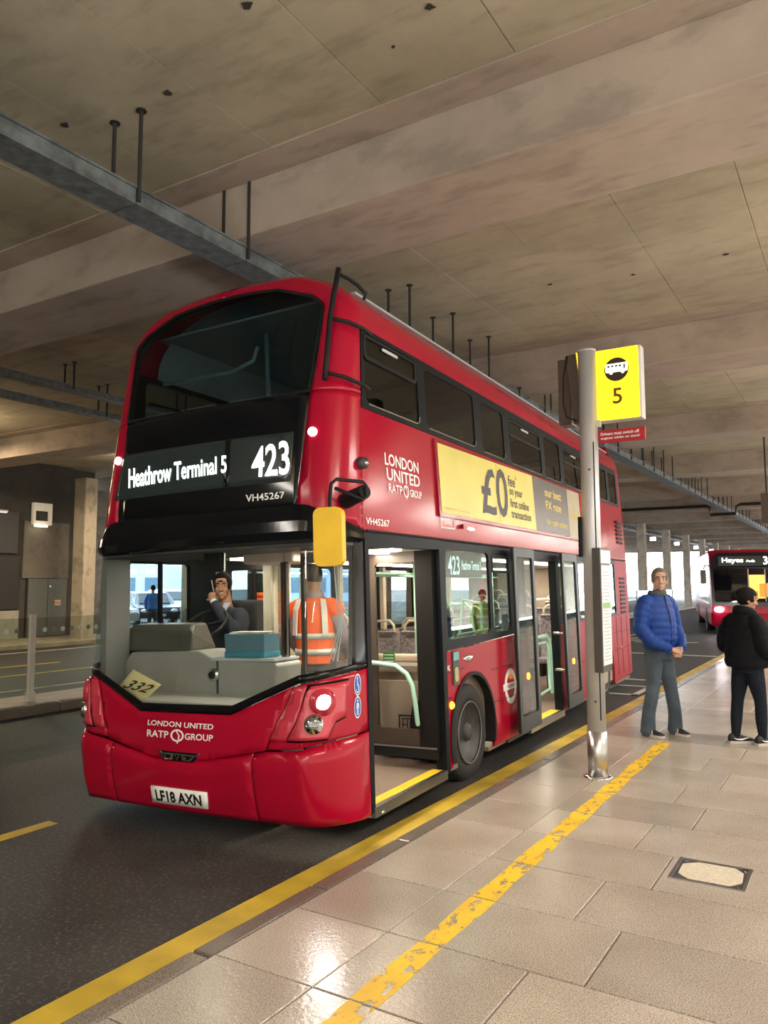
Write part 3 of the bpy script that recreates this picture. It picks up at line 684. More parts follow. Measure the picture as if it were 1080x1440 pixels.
# ---- sides
ARCH = lambda cy, r, cz, z0: [(cy + r * cos(t), cz + r * sin(t)) for t in [pi + .52 - (pi + 1.04) * i / 24 for i in range(25)] if cz + r * sin(t) > z0]
def nside(off=0): return lambda u, v, w_: V((hw(v) - 1.26 + off + w_, u, v))
def fside(off=0): return lambda u, v, w_: V((-2.52 - (hw(v) - 1.26) - off - w_, u, v))
def ysat(z): return lerp(z, YST)
def side(name, loops, m, off=0, t=.03, far=False, parent=None): return MB().plate(loops, (fside if far else nside)(off), t).obj(name, m, parent or BUS)
a1 = ARCH(.30, .55, .42, .20)
lo = [(-.355, .195)] + [(a1[0][0], .195)] + a1 + [(a1[-1][0], .195), (1.92, .19), (1.92, 1.268), (-.355, 1.205)]
sp_ = side('side_panel', [lo], RED)
for pts in ([(-.35, .80), (-.2, .80)], [(.86, .62), (1.48, .62)], [(.80, .95), (1.48, .95)], [(-.35, 1.02), (.1, 1.035)]):
    MB().tube([nside(.0005)(a, b, 0) for a, b in pts], .004, 6).obj('panel_seam', RUB, sp_)
ar = MB(); ring = ARCH(.30, .565, .42, .20); rin = ARCH(.30, .53, .42, .20)
n_ = min(len(ring), len(rin)); 
for i in range(n_ - 1): ar.add([nside(.012)(*ring[i], 0), nside(.012)(*ring[i + 1], 0), nside(.012)(*rin[i + 1], 0), nside(.012)(*rin[i], 0)], [(0, 1, 2, 3)])
for i in range(n_ - 1): ar.add([nside(.012)(*rin[i], 0), nside(.012)(*rin[i + 1], 0), nside(-.42)(*rin[i + 1], 0), nside(-.42)(*rin[i], 0)], [(0, 1, 2, 3)])
ar.obj('wheel_arch', RUB, BUS)
# glazed black bands
side('window_band', [[(-.28, 1.215), (1.92, 1.278), (1.92, 2.2), (-.28, 2.2)], rrect(-.235, .85, 1.315, 2.13, .07), rrect(.935, 1.46, 1.315, 2.13, .06)], FRAME, .002)
wA = side('window_pane', [rrect(-.245, .86, 1.305, 2.14, .07)], GLASSS, -.01, .004); side('window_pane', [rrect(.925, 1.47, 1.305, 2.14, .06)], GLASSS, -.01, .004)
side('opening_vent', [rrect(.94, 1.455, 1.93, 2.12, .03), rrect(.965, 1.425, 1.955, 2.095, .02)], RUB, .006, .02)
side('door_frame', [[(-1.685, .17), (-1.625, .17), (-1.625, 2.10), (-.365, 2.12), (-.355, .17), (-.283, .17), (-.283, 2.225), (-1.685, 2.215)]], FRAME, .006, .10)
side('door_frame', [[(1.925, .19), (1.98, .19), (1.98, 2.10), (3.24, 2.10), (3.24, .19), (3.30, .19), (3.30, 2.225), (1.925, 2.225)]], FRAME, .004, .10)
a2 = ARCH(5.75, .57, .42, .20)
rp = side('rear_side_panel', [[(3.31, .20), (a2[0][0], .20)] + a2 + [(a2[-1][0], .20), (7.70, .24), (7.72, 1.28), (3.31, 1.28)]], RED2)
for pts in ([(4.32, .72), (5.1, .72)], [(6.4, .72), (7.7, .72)], [(6.4, 1.0), (7.7, 1.0)], [(7.0, .3), (7.0, 1.26)], [(4.75, .22), (4.75, 1.26)], [(6.62, .3), (6.62, 1.26)], [(7.45, .3), (7.45, 1.26)]):
    MB().tube([nside(.0005)(a, b, 0) for a, b in pts], .004, 6).obj('panel_seam', RUB, rp)
side('window_band', [[(3.31, 1.285), (6.75, 1.285), (6.75, 2.2), (3.31, 2.2)], rrect(3.38, 4.27, 1.32, 2.13, .06), rrect(4.36, 5.42, 1.32, 2.13, .06), rrect(5.5, 6.68, 1.32, 2.13, .06)], FRAME, .002)
side('window_pane', [rrect(3.37, 4.28, 1.31, 2.14, .06)], GLASSS, -.01, .004); side('window_pane', [rrect(4.35, 5.43, 1.31, 2.14, .06)], GLASSS, -.01, .004); side('window_pane', [rrect(5.49, 6.69, 1.31, 2.14, .06)], GLASSS, -.01, .004)
ep = side('engine_panel', [[(6.75, 1.285), (7.72, 1.285), (7.73, 2.2), (6.75, 2.2)]], RED2, 0)
for zc, n, y0, y1 in ((1.62, 9, 7.05, 7.45), (2.72, 6, 7.08, 7.5)):
    for i in range(n): MB().b2(-.004, .010, y0, y1, zc + (i - n / 2) * .072, zc + (i - n / 2) * .072 + .042).obj('louvre_slat', RUB, BUS)
side('middle_band', [[(ysat(2.2), 2.205), (7.73, 2.205), (7.72, 3.165), (ysat(3.165), 3.165)]], RED)
MB().tube([nside(.012)(-1.66, 2.213, 0), nside(.012)(7.7, 2.213, 0)], .010, 8).obj('drip_rail', RUB, BUS)
wins = [(-1.575, -.585, 3.205, 3.815), (-.475, .73, 3.205, 3.78), (.89, 1.61, 3.195, 3.765), (1.765, 3.005, 3.19, 3.76), (3.115, 3.87, 3.19, 3.76), (4.0, 5.2, 3.19, 3.76), (5.33, 5.9, 3.19, 3.76), (6.03, 6.68, 3.19, 3.76), (6.80, 7.40, 3.19, 3.76)]
holes = [rrect(a + .02, b - .02, c + .02, d - .02, .07) for a, b, c, d in wins]
side('upper_window_band', [[(ysat(3.17) + .01, 3.17), (7.55, 3.17), (7.50, 3.83), (ysat(3.83) + .01, 3.83)]] + holes, FRAME, .002)
for i, (a, b, c, d) in enumerate(wins):
    wp_ = side('upper_window_pane', [rrect(a + .01, b - .01, c + .01, d - .01, .07)], GLASSU, -.006, .004)
    MB().tube([nside(.004)(a + .06, c + .012, 0), nside(.004)(b - .07, c + .012, 0), nside(.004)(b - .03, c + .03, 0), nside(.004)(b - .015, c + .08, 0)], .006, 6).obj('window_trim', CHROME, wp_)
    if i in (0, 3, 5):
        side('hopper_frame', [rrect(a + .03, b - .03, d - .24, d - .03, .05), rrect(a + .06, b - .06, d - .205, d - .055, .03)], RUB, .004, .015, parent=wp_)
        side('hopper_latch', [rrect((a + b) / 2 - .16, (a + b) / 2 + .1, d - .10, d - .075, .008)], LGREY, .012, .01, parent=wp_)
side('rear_upper_panel', [[(7.50, 3.17), (7.72, 3.17), (7.62, 3.83), (7.50, 3.83)]], RED2)
# far side
side('far_side_panel', [[(-1.66, .19), (7.7, .19), (7.72, 1.26), (-1.66, 1.22)]], RED, far=True)
fh = [rrect(-1.64, -.86, 1.32, 2.08, .03)] + [rrect(-.40 + 1.15 * i, .62 + 1.15 * i, 1.30, 2.08, .08) for i in range(6)]
side('far_window_band', [[(-1.66, 1.22), (6.75, 1.26), (6.75, 2.2), (-1.68, 2.2)]] + fh, FRAME, 0, .05, True)
for h in fh:
    side('far_window_pane', [h], glass('far_glass', (.80, .88, .90), .05, .4), -.02, .004, True)
MB().b2(-2.50, -2.46, -1.27, -1.245, 1.3, 2.1).obj('cab_window_bar', RUB, BUS)
side('far_engine_panel', [[(6.75, 1.26), (7.72, 1.28), (7.73, 2.2), (6.75, 2.2)]], RED, far=True)
side('far_middle_band', [[(ysat(2.2), 2.205), (7.73, 2.205), (7.72, 3.165), (ysat(3.165), 3.165)]], RED, far=True)
fu = [rrect(-1.5 + 1.18 * i, -.42 + 1.18 * i, 3.22, 3.78, .06) for i in range(7)]
side('far_upper_window_band', [[(ysat(3.17) + .01, 3.17), (7.72, 3.17), (7.62, 3.83), (ysat(3.83) + .01, 3.83)]] + fu, FRAME, 0, .05, True)
for i, h in enumerate(fu):
    side('far_upper_pane', [h], MATS['far_glass'], -.02, .004, True)
    if i < 2: MB().tube([fside(-.05)(h[5][0] - .0, 3.58, 0), fside(-.05)(h[0][0], 3.58, 0)], .018, 6).obj('hopper_bar', RUB, BUS)
# roof
ro = MB(); zs = [3.83, 3.9, 4.0, 4.1, 4.2, 4.27, 4.33, 4.37, 4.40, 4.418, 4.43]
sec = [(hw(z), z, lerp(z, YST)) for z in zs]
prof = [(-1.26 + h, z, y) for h, z, y in sec] + [(-1.26 - h, z, y) for h, z, y in reversed(sec)]
R0 = [V((x, y - .0, z)) for x, z, y in prof]; R1 = [V((x, 7.3, z)) for x, z, y in prof]; R2 = [V((x, 7.62, z - .05 * (z > 4.2))) for x, z, y in prof]
nn_ = len(prof)
prof_roof = prof; ro.add(R0 + R1 + R2, [(i, i + 1, nn_ + i + 1, nn_ + i) for i in range(nn_ - 1)] + [(nn_ + i, nn_ + i + 1, 2 * nn_ + i + 1, 2 * nn_ + i) for i in range(nn_ - 1)] + [tuple(range(2 * nn_, 3 * nn_))])
q = ro.obj('roof', RED, BUS, True); q.modifiers.new('es', 'EDGE_SPLIT')
m = MB(); m.plate([[(-.01, .24), (-.01, 2.2), (-.02, 3.17), (-.06, 3.83), (-.2, 4.3), (-2.3, 4.3), (-2.46, 3.83), (-2.51, 2.2), (-2.51, .24)]], lambda u, v, w_: V((u, 7.72 - max(0, v - 3.17) * .15 + w_, v)), .03); m.obj('rear_panel', RED, BUS)
# near-side fittings: adverts, lettering, lamps
ad = side('advert_board', [[(-.34, 2.425), (4.66, 2.425), (4.66, 3.165), (-.36, 3.135)]], DRED, .022, .02)
ADY = mat('advert_yellow', (.74, .64, .14), .35, var=.05, scale=2); ADG = mat('advert_grey', (.115, .105, .105), .3); ADB = mat('advert_beige', (.44, .38, .24), .35); ADT = mat('advert_ink', (.055, .05, .055), .5); ADTY = mat('advert_yellow_ink', (.80, .62, .12), .5)
side('advert_sheet', [[(-.30, 2.46), (2.47, 2.46), (2.44, 3.13), (-.31, 3.10)]], ADY, .026, .003, parent=ad)
side('advert_sheet', [[(2.475, 2.46), (3.98, 2.46), (3.98, 3.13), (2.445, 3.13)]], ADG, .026, .003, parent=ad)
side('advert_sheet', [[(3.985, 2.46), (4.62, 2.46), (4.62, 3.13), (3.985, 3.13)]], ADB, .026, .003, parent=ad)
side('advert_fold', [[(1.20, 2.462), (1.215, 2.462), (1.195, 3.11), (1.18, 3.11)]], mat('fold_shade', (.60, .46, .07), .4), .0275, .001, parent=ad)
def sd(y0, y1, z0, z1, off=.0285): return lambda u, v: nside(off)(y0 + (y1 - y0) * u, z0 + (z1 - z0) * v, 0)
text('advert_price', '£', sd(.70, 1.13, 2.53, 3.03), ADT, ad); text('advert_price', '0', sd(1.14, 1.50, 2.53, 3.07), ADT, ad)
text('advert_words', 'fee', sd(1.54, 1.78, 2.905, 3.03), ADT, ad); text('advert_mark', '*', sd(1.79, 1.83, 3.0, 3.04), ADT, ad)
text('advert_words', 'on your', sd(1.56, 2.02, 2.78, 2.875), ADT, ad); text('advert_words', 'first online', sd(1.57, 2.22, 2.67, 2.77), ADT, ad); text('advert_words', 'transaction', sd(1.58, 2.28, 2.55, 2.64), ADT, ad)
text('advert_small_print', '*Available online for new customers only', sd(-.26, .36, 2.495, 2.515), mat('faint_ink', (.45, .36, .1), .5), ad)
text('advert_words', 'our best', sd(2.92, 3.66, 2.925, 3.04), ADTY, ad); text('advert_words', 'FX rate', sd(2.93, 3.62, 2.76, 2.87), ADTY, ad); text('advert_words', 'for cash online', sd(2.92, 3.85, 2.56, 2.64), ADTY, ad)
text('advert_words', 'Western', sd(4.06, 4.60, 2.70, 2.82), ADTY, ad)
def sw(y0, y1, z0, z1): return sd(y0, y1, z0, z1, .003)
text('operator_lettering', 'LONDON', sw(-1.30, -.69, 2.765, 2.865), WHITE, BUS); text('operator_lettering', 'UNITED', sw(-1.28, -.68, 2.645, 2.745), WHITE, BUS)
text('group_lettering', 'RATP', sw(-1.26, -1.02, 2.545, 2.62), WHITE, BUS); text('group_lettering', 'GROUP', sw(-.88, -.66, 2.545, 2.61), WHITE, BUS)
round_logo(lambda u, v: nside(.003)(-1.0 + .1 * u, 2.515 + .12 * v, 0), BUS)
text('fleet_number', 'VH45267', sw(-1.65, -1.28, 2.262, 2.318), WHITE, BUS)
gb = side('advert_firm_frame', [[(-.30, 2.318), (.02, 2.322), (.02, 2.43), (-.30, 2.428)], [(-.288, 2.330), (.008, 2.334), (.008, 2.418), (-.288, 2.416)]], WHITE, .004, .002)
text('advert_firm_lettering', 'global', sw(-.22, -.06, 2.35, 2.40), WHITE, gb)
MB().tube([nside(.0)(.18, 2.36, 0), nside(.03)(.18, 2.36, 0)], .022, 12).obj('filler_plug', DRED, BUS); MB().ell(nside(.0)(.42, 2.352, 0), (.012, .10, .018)).obj('repeater_lamp', mat('repeater', (.9, .8, .75), .2, emit=(1, .85, .75), strength=1.5), BUS, True)
mk = MB().cyl(nside(-.02)(-1.69, 2.72, 0), nside(.055)(-1.69, 2.72, 0), .05, .042).obj('side_marker', DGREY, BUS, True); MB().tube([nside(.05)(-1.69, 2.72, 0), nside(.07)(-1.69, 2.72, 0)], [.032, .006], 12).obj('marker_tip', CHROME, mk, True)
# roundel
rl = MB(); cy, cz = 1.345, .728
for k in range(40):
    a, b = 2 * pi * k / 40, 2 * pi * (k + 1) / 40
    rl.add([nside(.003)(cy + r * .98 * cos(t), cz + r * sin(t), 0) for r, t in ((.185, a), (.185, b), (.125, b), (.125, a))], [(0, 1, 2, 3)])
rl.obj('roundel_ring', WHITE, BUS, norm=False); rb_ = side('roundel_bar', [[(1.12, .695), (1.57, .695), (1.57, .765), (1.12, .765)]], WHITE, .0045, .001); text('roundel_lettering', 'BUSES', sd(1.24, 1.46, .713, .748, .006), mat('roundel_ink', (.45, .1, .12), .5), rb_)
text('panel_code', 'WK', sw(-.33, -.21, 1.04, 1.09), WHITE, BUS)
q = side('emergency_door_control', [rrect(-.16, -.02, .90, 1.20, .02)], mat('control_dark', (.05, .06, .06), .4), .012, .015); side('control_sticker', [[(-.15, 1.12), (-.03, 1.125), (-.03, 1.195), (-.15, 1.195)]], mat('sticker_teal', (.2, .5, .55), .5), .014, .002, parent=q); side('control_window', [rrect(-.13, -.05, .93, 1.06, .03)], mat('control_yellow', (.55, .48, .2), .4), .014, .002, parent=q)
q = MB().ell(nside(0)(.22, 1.115, 0), (.02, .11, .035)).obj('locker_latch', CHROME, BUS, True)
q = MB().ell(nside(0)(-.21, .735, 0), (.03, .035, .035)).obj('side_indicator', AMBER, BUS, True)
for y, z in ((4.95, .735), (6.9, .735)): MB().ell(nside(0)(y, z, 0), (.02, .05, .03)).obj('side_reflector', mat('reflector', (.8, .2, .02), .3), BUS, True)
text('rear_sticker', 'A', sw(4.9, 5.05, .98, 1.12), mat('sticker_lime', (.5, .6, .1), .5), BUS)
# wheels
def wheel(x, y, parent, s=1, r=.45, wd=.28, steer=0):
    t = MB(); prof = [(-wd, .60), (-wd, .93), (-wd + .03, 1.0), (-.03, 1.0), (-.005, .93), (0, .72), (-.012, .63), (-.04, .615)]
    R = [[V((s * p, r * q * cos(2 * pi * k / 40), r * q * sin(2 * pi * k / 40))) for k in range(40)] for p, q in prof]
    t.rings(R); o = t.obj('wheel', TYRE, parent, True); o.location = (x, y, .42); o.rotation_euler = (0, 0, steer)
    rim = MB(); prof = [(-.03, .635), (-.005, .64), (-.012, .58), (-.085, .54), (-.105, .40), (-.075, .30), (-.05, .27), (-.045, .20), (-.01, .17), (-.005, .10), (-.002, .03)]
    rim.rings([[V((s * p, r * q * cos(2 * pi * k / 40), r * q * sin(2 * pi * k / 40))) for k in range(40)] for p, q in prof]); rim.obj('rim', mat('wheel_grey', (.05, .05, .052), .5, metal=.3, var=.4, scale=12), o, True)
    fl2 = MB(); R_ = [[V((s * (.002 + .008 * sin(t)), r * (.625 + .018 * cos(t)) * cos(2 * pi * k / 40), r * (.625 + .018 * cos(t)) * sin(2 * pi * k / 40))) for t in [2 * pi * j / 6 for j in range(6)]] for k in range(41)]
    fl2.rings(R_, False).obj('rim_flange', mat('flange_grey', (.16, .16, .16), .4, metal=.5), o, True)
    nb = MB()
    for k in range(10): a = 2 * pi * k / 10; c = V((s * -.07, r * .34 * cos(a), r * .34 * sin(a))); nb.cyl(c, c + V((s * .035, 0, 0)), .018, seg=8)
    nb.obj('wheel_nuts', mat('nut_steel', (.35, .35, .35), .4, metal=.8), o)
    hl_ = MB()
    for k in range(10): a = 2 * pi * (k + .5) / 10; c = V((s * -.088, r * .47 * cos(a), r * .47 * sin(a))); hl_.tube([c, c + V((s * .012, 0, 0))], .026, 10)
    hl_.obj('rim_holes', RUB, o)
    return o
wheel(-.035, .27, BUS, 1); wheel(-2.485, .27, BUS, -1); wheel(-.035, 5.75, BUS, 1); wheel(-2.485, 5.75, BUS, -1)
# tree guard on the near-side corner
tg = MB(); tg.tube([(-.148, -1.945, 3.33), (-.155, -1.895, 3.55), (-.155, -1.845, 3.83), (-.15, -1.79, 4.04), (-.15, -1.71, 4.27)], .021, 10)
for pts in ([(-.15, -1.725, 4.225), (-.10, -1.645, 4.20), (-.05, -1.595, 4.155), (-.005, -1.55, 4.09), (-.03, -1.54, 4.05)], [(-.155, -1.848, 3.83), (-.048, -1.755, 3.81), (.012, -1.62, 3.78), (.015, -1.52, 3.765)], [(-.149, -1.935, 3.385), (-.045, -1.835, 3.36), (.02, -1.66, 3.325), (.016, -1.57, 3.315)]):
    tg.tube(pts, .015, 8)
tg.obj('tree_guard', RUB, BUS, True)
# mirror on its arm
ma = MB(); ma.tube([(.05, -2.235, 2.10), (.05, -2.22, 2.40), (.055, -2.21, 2.50), (.075, -2.17, 2.535), (.20, -2.02, 2.52), (.205, -1.99, 2.50), (.20, -1.98, 2.42), (.185, -2.0, 2.40), (.06, -2.17, 2.475)], .013, 8); ma.obj('mirror_arm', RUB, BUS, True)
MB().tube([(-.03, -1.88, 2.42), (.19, -1.98, 2.46)], [.06, .05], 10).obj('mirror_bracket', RUB, BUS)
mr_ = MB(); L = rrect(-.105, .105, -.20, .20, .05); mr_.plate([L], lambda u, v, w_: V((u, w_, v)), .075); q = bevel(mr_.obj('mirror_housing', YEL, BUS), .022, 3); q.location = (.04, -2.195, 2.135); q.rotation_euler = (0, 0, radians(12))
qq = MB().ell((0, -.02, 0), (.042, .03, .045)).obj('mirror_knob', RUB, q, True); qq.location = (0.0, 0, -.02)

# ---- doors
def leaf(M, wd, h, name, fm, gm, kick=.12, mg=.075):
    """door leaf in its own frame: u across, v up"""
    f = lambda u, v, w_: M @ V((u, w_, v))
    o = MB().plate([rrect(0, wd, 0, h, .02), rrect(mg, wd - mg, kick, h - .10, .04)], f, .035).obj(name, fm, BUS)
    MB().plate([rrect(mg - .01, wd - mg + .01, kick - .01, h - .09, .04)], lambda u, v, w_: f(u, v, w_ - .014), .006).obj('leaf_glass', gm, o)
    MB().tube([f(.004, .02, -.017), f(.004, h - .02, -.017)], .014, 8).obj('leaf_seal', RUB, o)
    return o
def fM(o, xdir, ydir): 
    x = V(xdir); y = V(ydir); z = V((0, 0, 1)); return Matrix(((x.x, y.x, z.x, o[0]), (x.y, y.y, z.y, o[1]), (x.z, y.z, z.z, o[2]), (0, 0, 0, 1)))
LB = mat('leaf_brown', (.055, .040, .032), .4)
l1 = leaf(fM((-.06, -.40, .38), (-1, 0, 0), (0, -1, 0)), .66, 1.74, 'door_leaf', LB, GLASSC, .16)
MB().b2(-.22, -.05, -.42, -.36, .36, 2.12).obj('leaf_stile', mat('stile_black', (.010, .009, .009), .6, spec=.15), l1)
MB().b2(-.72, -.05, -.43, -.39, .30, .40).obj('leaf_foot', RUB, l1); MB().b2(-.72, -.05, -.435, -.43, .385, .40).obj('leaf_trim', STEEL, l1)
q = MB().tube([(-.80, -.46, 1.125), (-.62, -.46, 1.12), (-.42, -.46, 1.10), (-.31, -.46, 1.03), (-.255, -.46, .93), (-.235, -.46, .80), (-.215, -.46, .60)], .021, 10, round_ends=True).obj('leaf_rail', MINT, l1, True)
l2 = leaf(fM((-.64, -1.56, .25), (1, 0, 0), (0, 1, 0)), .57, 1.85, 'door_leaf', LB, GLASSC, .16, .03)
GR = mat('leaf_grey', (.06, .068, .072), .4, spec=.25)
for y0, yl in ((1.30, 1.5), (3.16, 3.35)):
    l = leaf(fM((.085, y0, .235), (0, 1, 0), (-1, 0, 0)), .70, 1.965, 'exit_door_leaf', GR, glass('exit_glass', (.55, .58, .57), .06, .5), .16)
    q = MB().ell((.10, y0 + .35, .80), (.02, .04, .04)).obj('leaf_lamp', AMBER, l, True)
    MB().b2(.086, .089, y0 + .16, y0 + .38, 1.30, 1.48).obj('leaf_sticker', mat('leaf_sticker_blue', (.12, .3, .5), .5), l); MB().b2(.086, .089, y0 + .18, y0 + .36, 1.20, 1.28).obj('leaf_sticker', mat('leaf_sticker_teal', (.2, .4, .42), .5), l)
    MB().b2(.086, .092, y0 + .1, y0 + .26, .27, .37).obj('leaf_plate', mat('leaf_plate_green', (.05, .14, .11), .5), l); MB().b2(.086, .092, y0 + .34, y0 + .5, .28, .38).obj('leaf_plate', RUB, l)
for z in (.72, 1.18): MB().tube([(-.05, 3.20, z), (.07, 3.18, z), (.08, 3.22, z)], .022, 8).obj('door_hinge', CHROME, BUS, True)
MB().tube([(-.08, 2.45, 1.16), (-.08, 2.95, 1.16), (-.08, 3.07, 1.10), (-.08, 3.10, .98), (-.08, 3.10, .45)], .024, 10, round_ends=True).obj('exit_rail', MINT, BUS, True)
MB().tube([(-.08, 2.5, 1.08), (-.08, 2.9, 1.08), (-.08, 3.0, 1.02), (-.08, 3.02, .5), (-.08, 2.6, .47)], .018, 10).obj('exit_rail', MINT, BUS, True)
# ---- floor, sills
fl_ = MB().plate([[(-2.48, -1.62), (-.03, -1.62), (-.03, -.05), (-.50, -.05), (-.50, .72), (-.03, .72), (-.03, 5.1), (-.5, 5.1), (-.5, 6.5), (-.03, 6.5), (-.03, 7.6), (-2.48, 7.6)]], lambda u, v, w_: V((u, v, .20 + w_)), .04).obj('lower_floor', FLOOR, BUS)
MB().b2(-.13, -.035, -1.615, -.37, .2015, .207).obj('step_edge', EDGE, BUS); MB().b2(-.035, .012, -1.64, -.36, .13, .205).obj('sill', STEEL, BUS)
MB().b2(-.16, -.035, 1.99, 3.24, .2015, .207).obj('step_edge', EDGE, BUS); MB().b2(-.035, .012, 1.93, 3.3, .13, .205).obj('sill', STEEL, BUS)
MB().b2(-.035, .004, 1.2, 1.95, .16, .19).obj('skirt_trim', DGREY, BUS)
# tuck for the skirt hook near the front corner
MB().tube([(-.06, -1.70, .15), (-.03, -1.62, .135), (.015, -1.52, .15)], .010, 8).obj('skirt_hook', CHROME, BUS, True)
# chassis
MB().b2(-2.2, -.35, -1.5, 7.3, .16, .19).obj('underfloor', RUB, BUS)
for y in (.27, 5.75): MB().cyl((-2.3, y, .42), (-.25, y, .42), .06).obj('axle', RUB, BUS)
# ---- lower saloon
CEILP = mat('saloon_ceiling', (.62, .60, .55), .5); LAMPW = mat('saloon_lamp', (1, .95, .85), .5, emit=(1, .86, .66), strength=13)
MB().b2(-2.48, -.04, -.95, 7.6, 2.13, 2.18).obj('lower_ceiling', CEILP, BUS)
MB().b2(-2.48, -.04, -1.95, -.95, 2.14, 2.18).obj('cab_ceiling', mat('cab_ceiling_dark', (.05, .055, .055), .6), BUS)
for x in (-.55, -1.95):
    for i in range(5): MB().b2(x - .07, x + .07, -.8 + 1.65 * i, .65 + 1.65 * i, 2.105, 2.128).obj('saloon_lamp', LAMPW, BUS)
MB().b2(-.75, -.25, -1.45, -.6, 2.11, 2.128).obj('entrance_lamp', LAMPW, BUS)
MB().b2(-1.80, -1.58, -1.45, -1.25, 2.10, 2.135).obj('cab_lamp', mat('cab_lamp_green', (.9, 1, .92), .5, emit=(.85, 1, .85), strength=2.2), BUS)
LIN = mat('saloon_lining', (.44, .36, .28), .5)
MB().b2(-2.46, -2.43, -.5, 7.5, .25, 1.24).obj('far_lining', LIN, BUS); MB().b2(-.07, -.04, 3.3, 7.5, .25, 1.24).obj('near_lining', LIN, BUS); MB().b2(-.07, -.04, .9, 1.9, .25, 1.2).obj('near_lining', LIN, BUS)
for i in range(6): MB().b2(-2.46, -2.40, -.50 + 1.15 * i, -.42 + 1.15 * i, 1.25, 2.12).obj('window_pillar', CREAM, BUS)
MB().b2(-2.46, -.06, 7.4, 7.45, .25, 2.12).obj('saloon_bulkhead', LIN, BUS)
def seat(x, y, z, wd=.44, hb=.62, parent=BUS, mt=MOQ):
    s_ = MB(); prof = [(0, .0), (.05, .30), (.03, .58), (-.02, .62), (.06, .64), (.10, .60), (.10, .30), (.08, 0)]
    s_.rings([[V((sx_ * wd / 2 * (1 if q < .5 else .9), yy + .20, q + .40)) for yy, q in prof] for sx_ in (-1, -.5, .5, 1)])
    o = bevel(s_.obj('seat', mt, parent), .02); o.location = (x, y, z)
    c = MB(); c.rings([[V((-wd / 2, -.24, .36)), V((wd / 2, -.24, .36)), V((wd / 2, .26, .33)), V((-wd / 2, .26, .33))], [V((-wd / 2, -.26, .44)), V((wd / 2, -.26, .44)), V((wd / 2, .26, .42)), V((-wd / 2, .26, .42))]])
    bevel(c.obj('cushion', mt, o), .03)
    p = MB(); p.tube([(-wd / 2 + .06, .25, .98), (-wd / 2 + .07, .26, 1.10), (-wd / 2 + .13, .26, 1.16), (wd / 2 - .13, .26, 1.16), (wd / 2 - .07, .26, 1.10), (wd / 2 - .06, .25, .98)], .018, 8)
    p.obj('grab_hoop', CREAM if mt is MOQ else MINT, o, True); MB().b2(-.05, .05, -.1, .15, 0, .36).obj('pedestal', DGREY, o)
    MB().oval([(0, .26, .94, wd / 2 - .03, .04), (0, .26, 1.04, wd / 2 - .06, .03)]).obj('head_pad', BROWN, o)
    return o
BLK = mat('black_seat', (.03, .03, .032), .8)
seat(-.50, .95, .45, mt=BLK); 
for x in (-1.85, -2.2): seat(x, 1.15, .35)
for i in range(3):
    for x in (-1.72, -2.19): seat(x, 2.3 + .85 * i, .22)
for i in range(4):
    for x in ((-.35, -.82, -1.72, -2.19) if i else (-.42, -.88, -1.72, -2.19)): seat(x, 4.25 + .78 * i, .35 + .08 * i)
# luggage box over the near-side wheel
lb = MB(); prof = [(-.08, .26), (-.10, .90), (-.06, 1.0), (.02, 1.05), (.78, 1.05), (.78, .26)]
lb.rings([[V((x, y, z)) for y, z in prof] for x in (-.86, -.07)]); q = bevel(lb.obj('wheel_box', mat('box_brown', (.16, .12, .095), .4, metal=.3), BUS), .02)
bevel(MB().b2(-.83, -.10, -.115, -.10, .34, .93).obj('box_panel', mat('brushed_panel', (.50, .45, .40), .4, metal=.25, var=.12, scale=3), q), .01)
ic = mat('pictogram_black', (.02, .018, .016), .5)
pc = MB(); F = lambda x0, x1, z0, z1: pc.b2(x0, x1, -.119, -.116, z0, z1)
for r in ((-.585, -.40, .60, .615), (-.585, -.57, .45, .61), (-.585, -.40, .445, .46), (-.41, -.40, .53, .61), (-.545, -.535, .47, .58), (-.55, -.49, .52, .53), (-.50, -.49, .47, .58), (-.55, -.44, .575, .585), (-.47, -.46, .47, .56), (-.47, -.42, .50, .51), (-.43, -.42, .47, .56),
          (-.385, -.325, .545, .555), (-.385, -.375, .50, .555), (-.385, -.325, .495, .505), (-.335, -.325, .45, .505), (-.385, -.325, .445, .455), (-.31, -.22, .53, .54), (-.31, -.30, .45, .53), (-.31, -.22, .445, .455)): F(*r)
pc.obj('box_pictogram', ic, q)
bevel(MB().b2(-.90, -.06, -.16, -.02, 1.10, 1.17).obj('box_shelf', CREAM, q), .02); MB().b2(-.70, -.58, -.175, -.165, 1.08, 1.20).obj('green_sticker', mat('sticker_green', (.03, .32, .07), .5), q)
for z in (1.11, 1.14, 1.17): MB().b2(-.69, -.59, -.178, -.176, z - .006, z + .004).obj('sticker_line', WHITE, q)
# stanchions and grab rails
def pole(name, pts, r=.018, m=MINT): return MB().tube(pts, r, 10).obj(name, m, BUS, True)
for x, y in ((-.95, .05), (-.88, .9), (-1.45, 1.0), (-.95, 1.85), (-.95, 3.35), (-1.45, 2.6), (-1.4, 4.6)): pole('stanchion', [(x, y, .2), (x, y, 2.12)])
pole('stanchion', [(-.93, .0, .2), (-.93, .0, 2.12)], .028)
pole('grab_rail', [(-.93, -.3, 1.95), (-.93, 3.3, 1.95)], .014); pole('grab_rail', [(-1.45, .6, 1.95), (-1.45, 5, 1.95)], .014)
pole('grab_rail', [(-.15, .98, 1.0), (-.15, .98, 1.62), (-.35, .98, 1.66), (-.40, .98, 1.3), (-.55, .98, 1.22)], .018); pole('grab_rail', [(-.15, .35, 1.32), (-.15, 1.5, 1.34)], .016)
pole('grab_rail', [(-.75, -.28, 1.80), (-.75, -.28, 1.05), (-.75, -.22, 1.0)], .018); pole('grab_rail', [(-.45, .95, 1.1), (-.45, .95, 1.45), (-.25, .95, 1.48), (-.2, .95, 1.1)], .016)
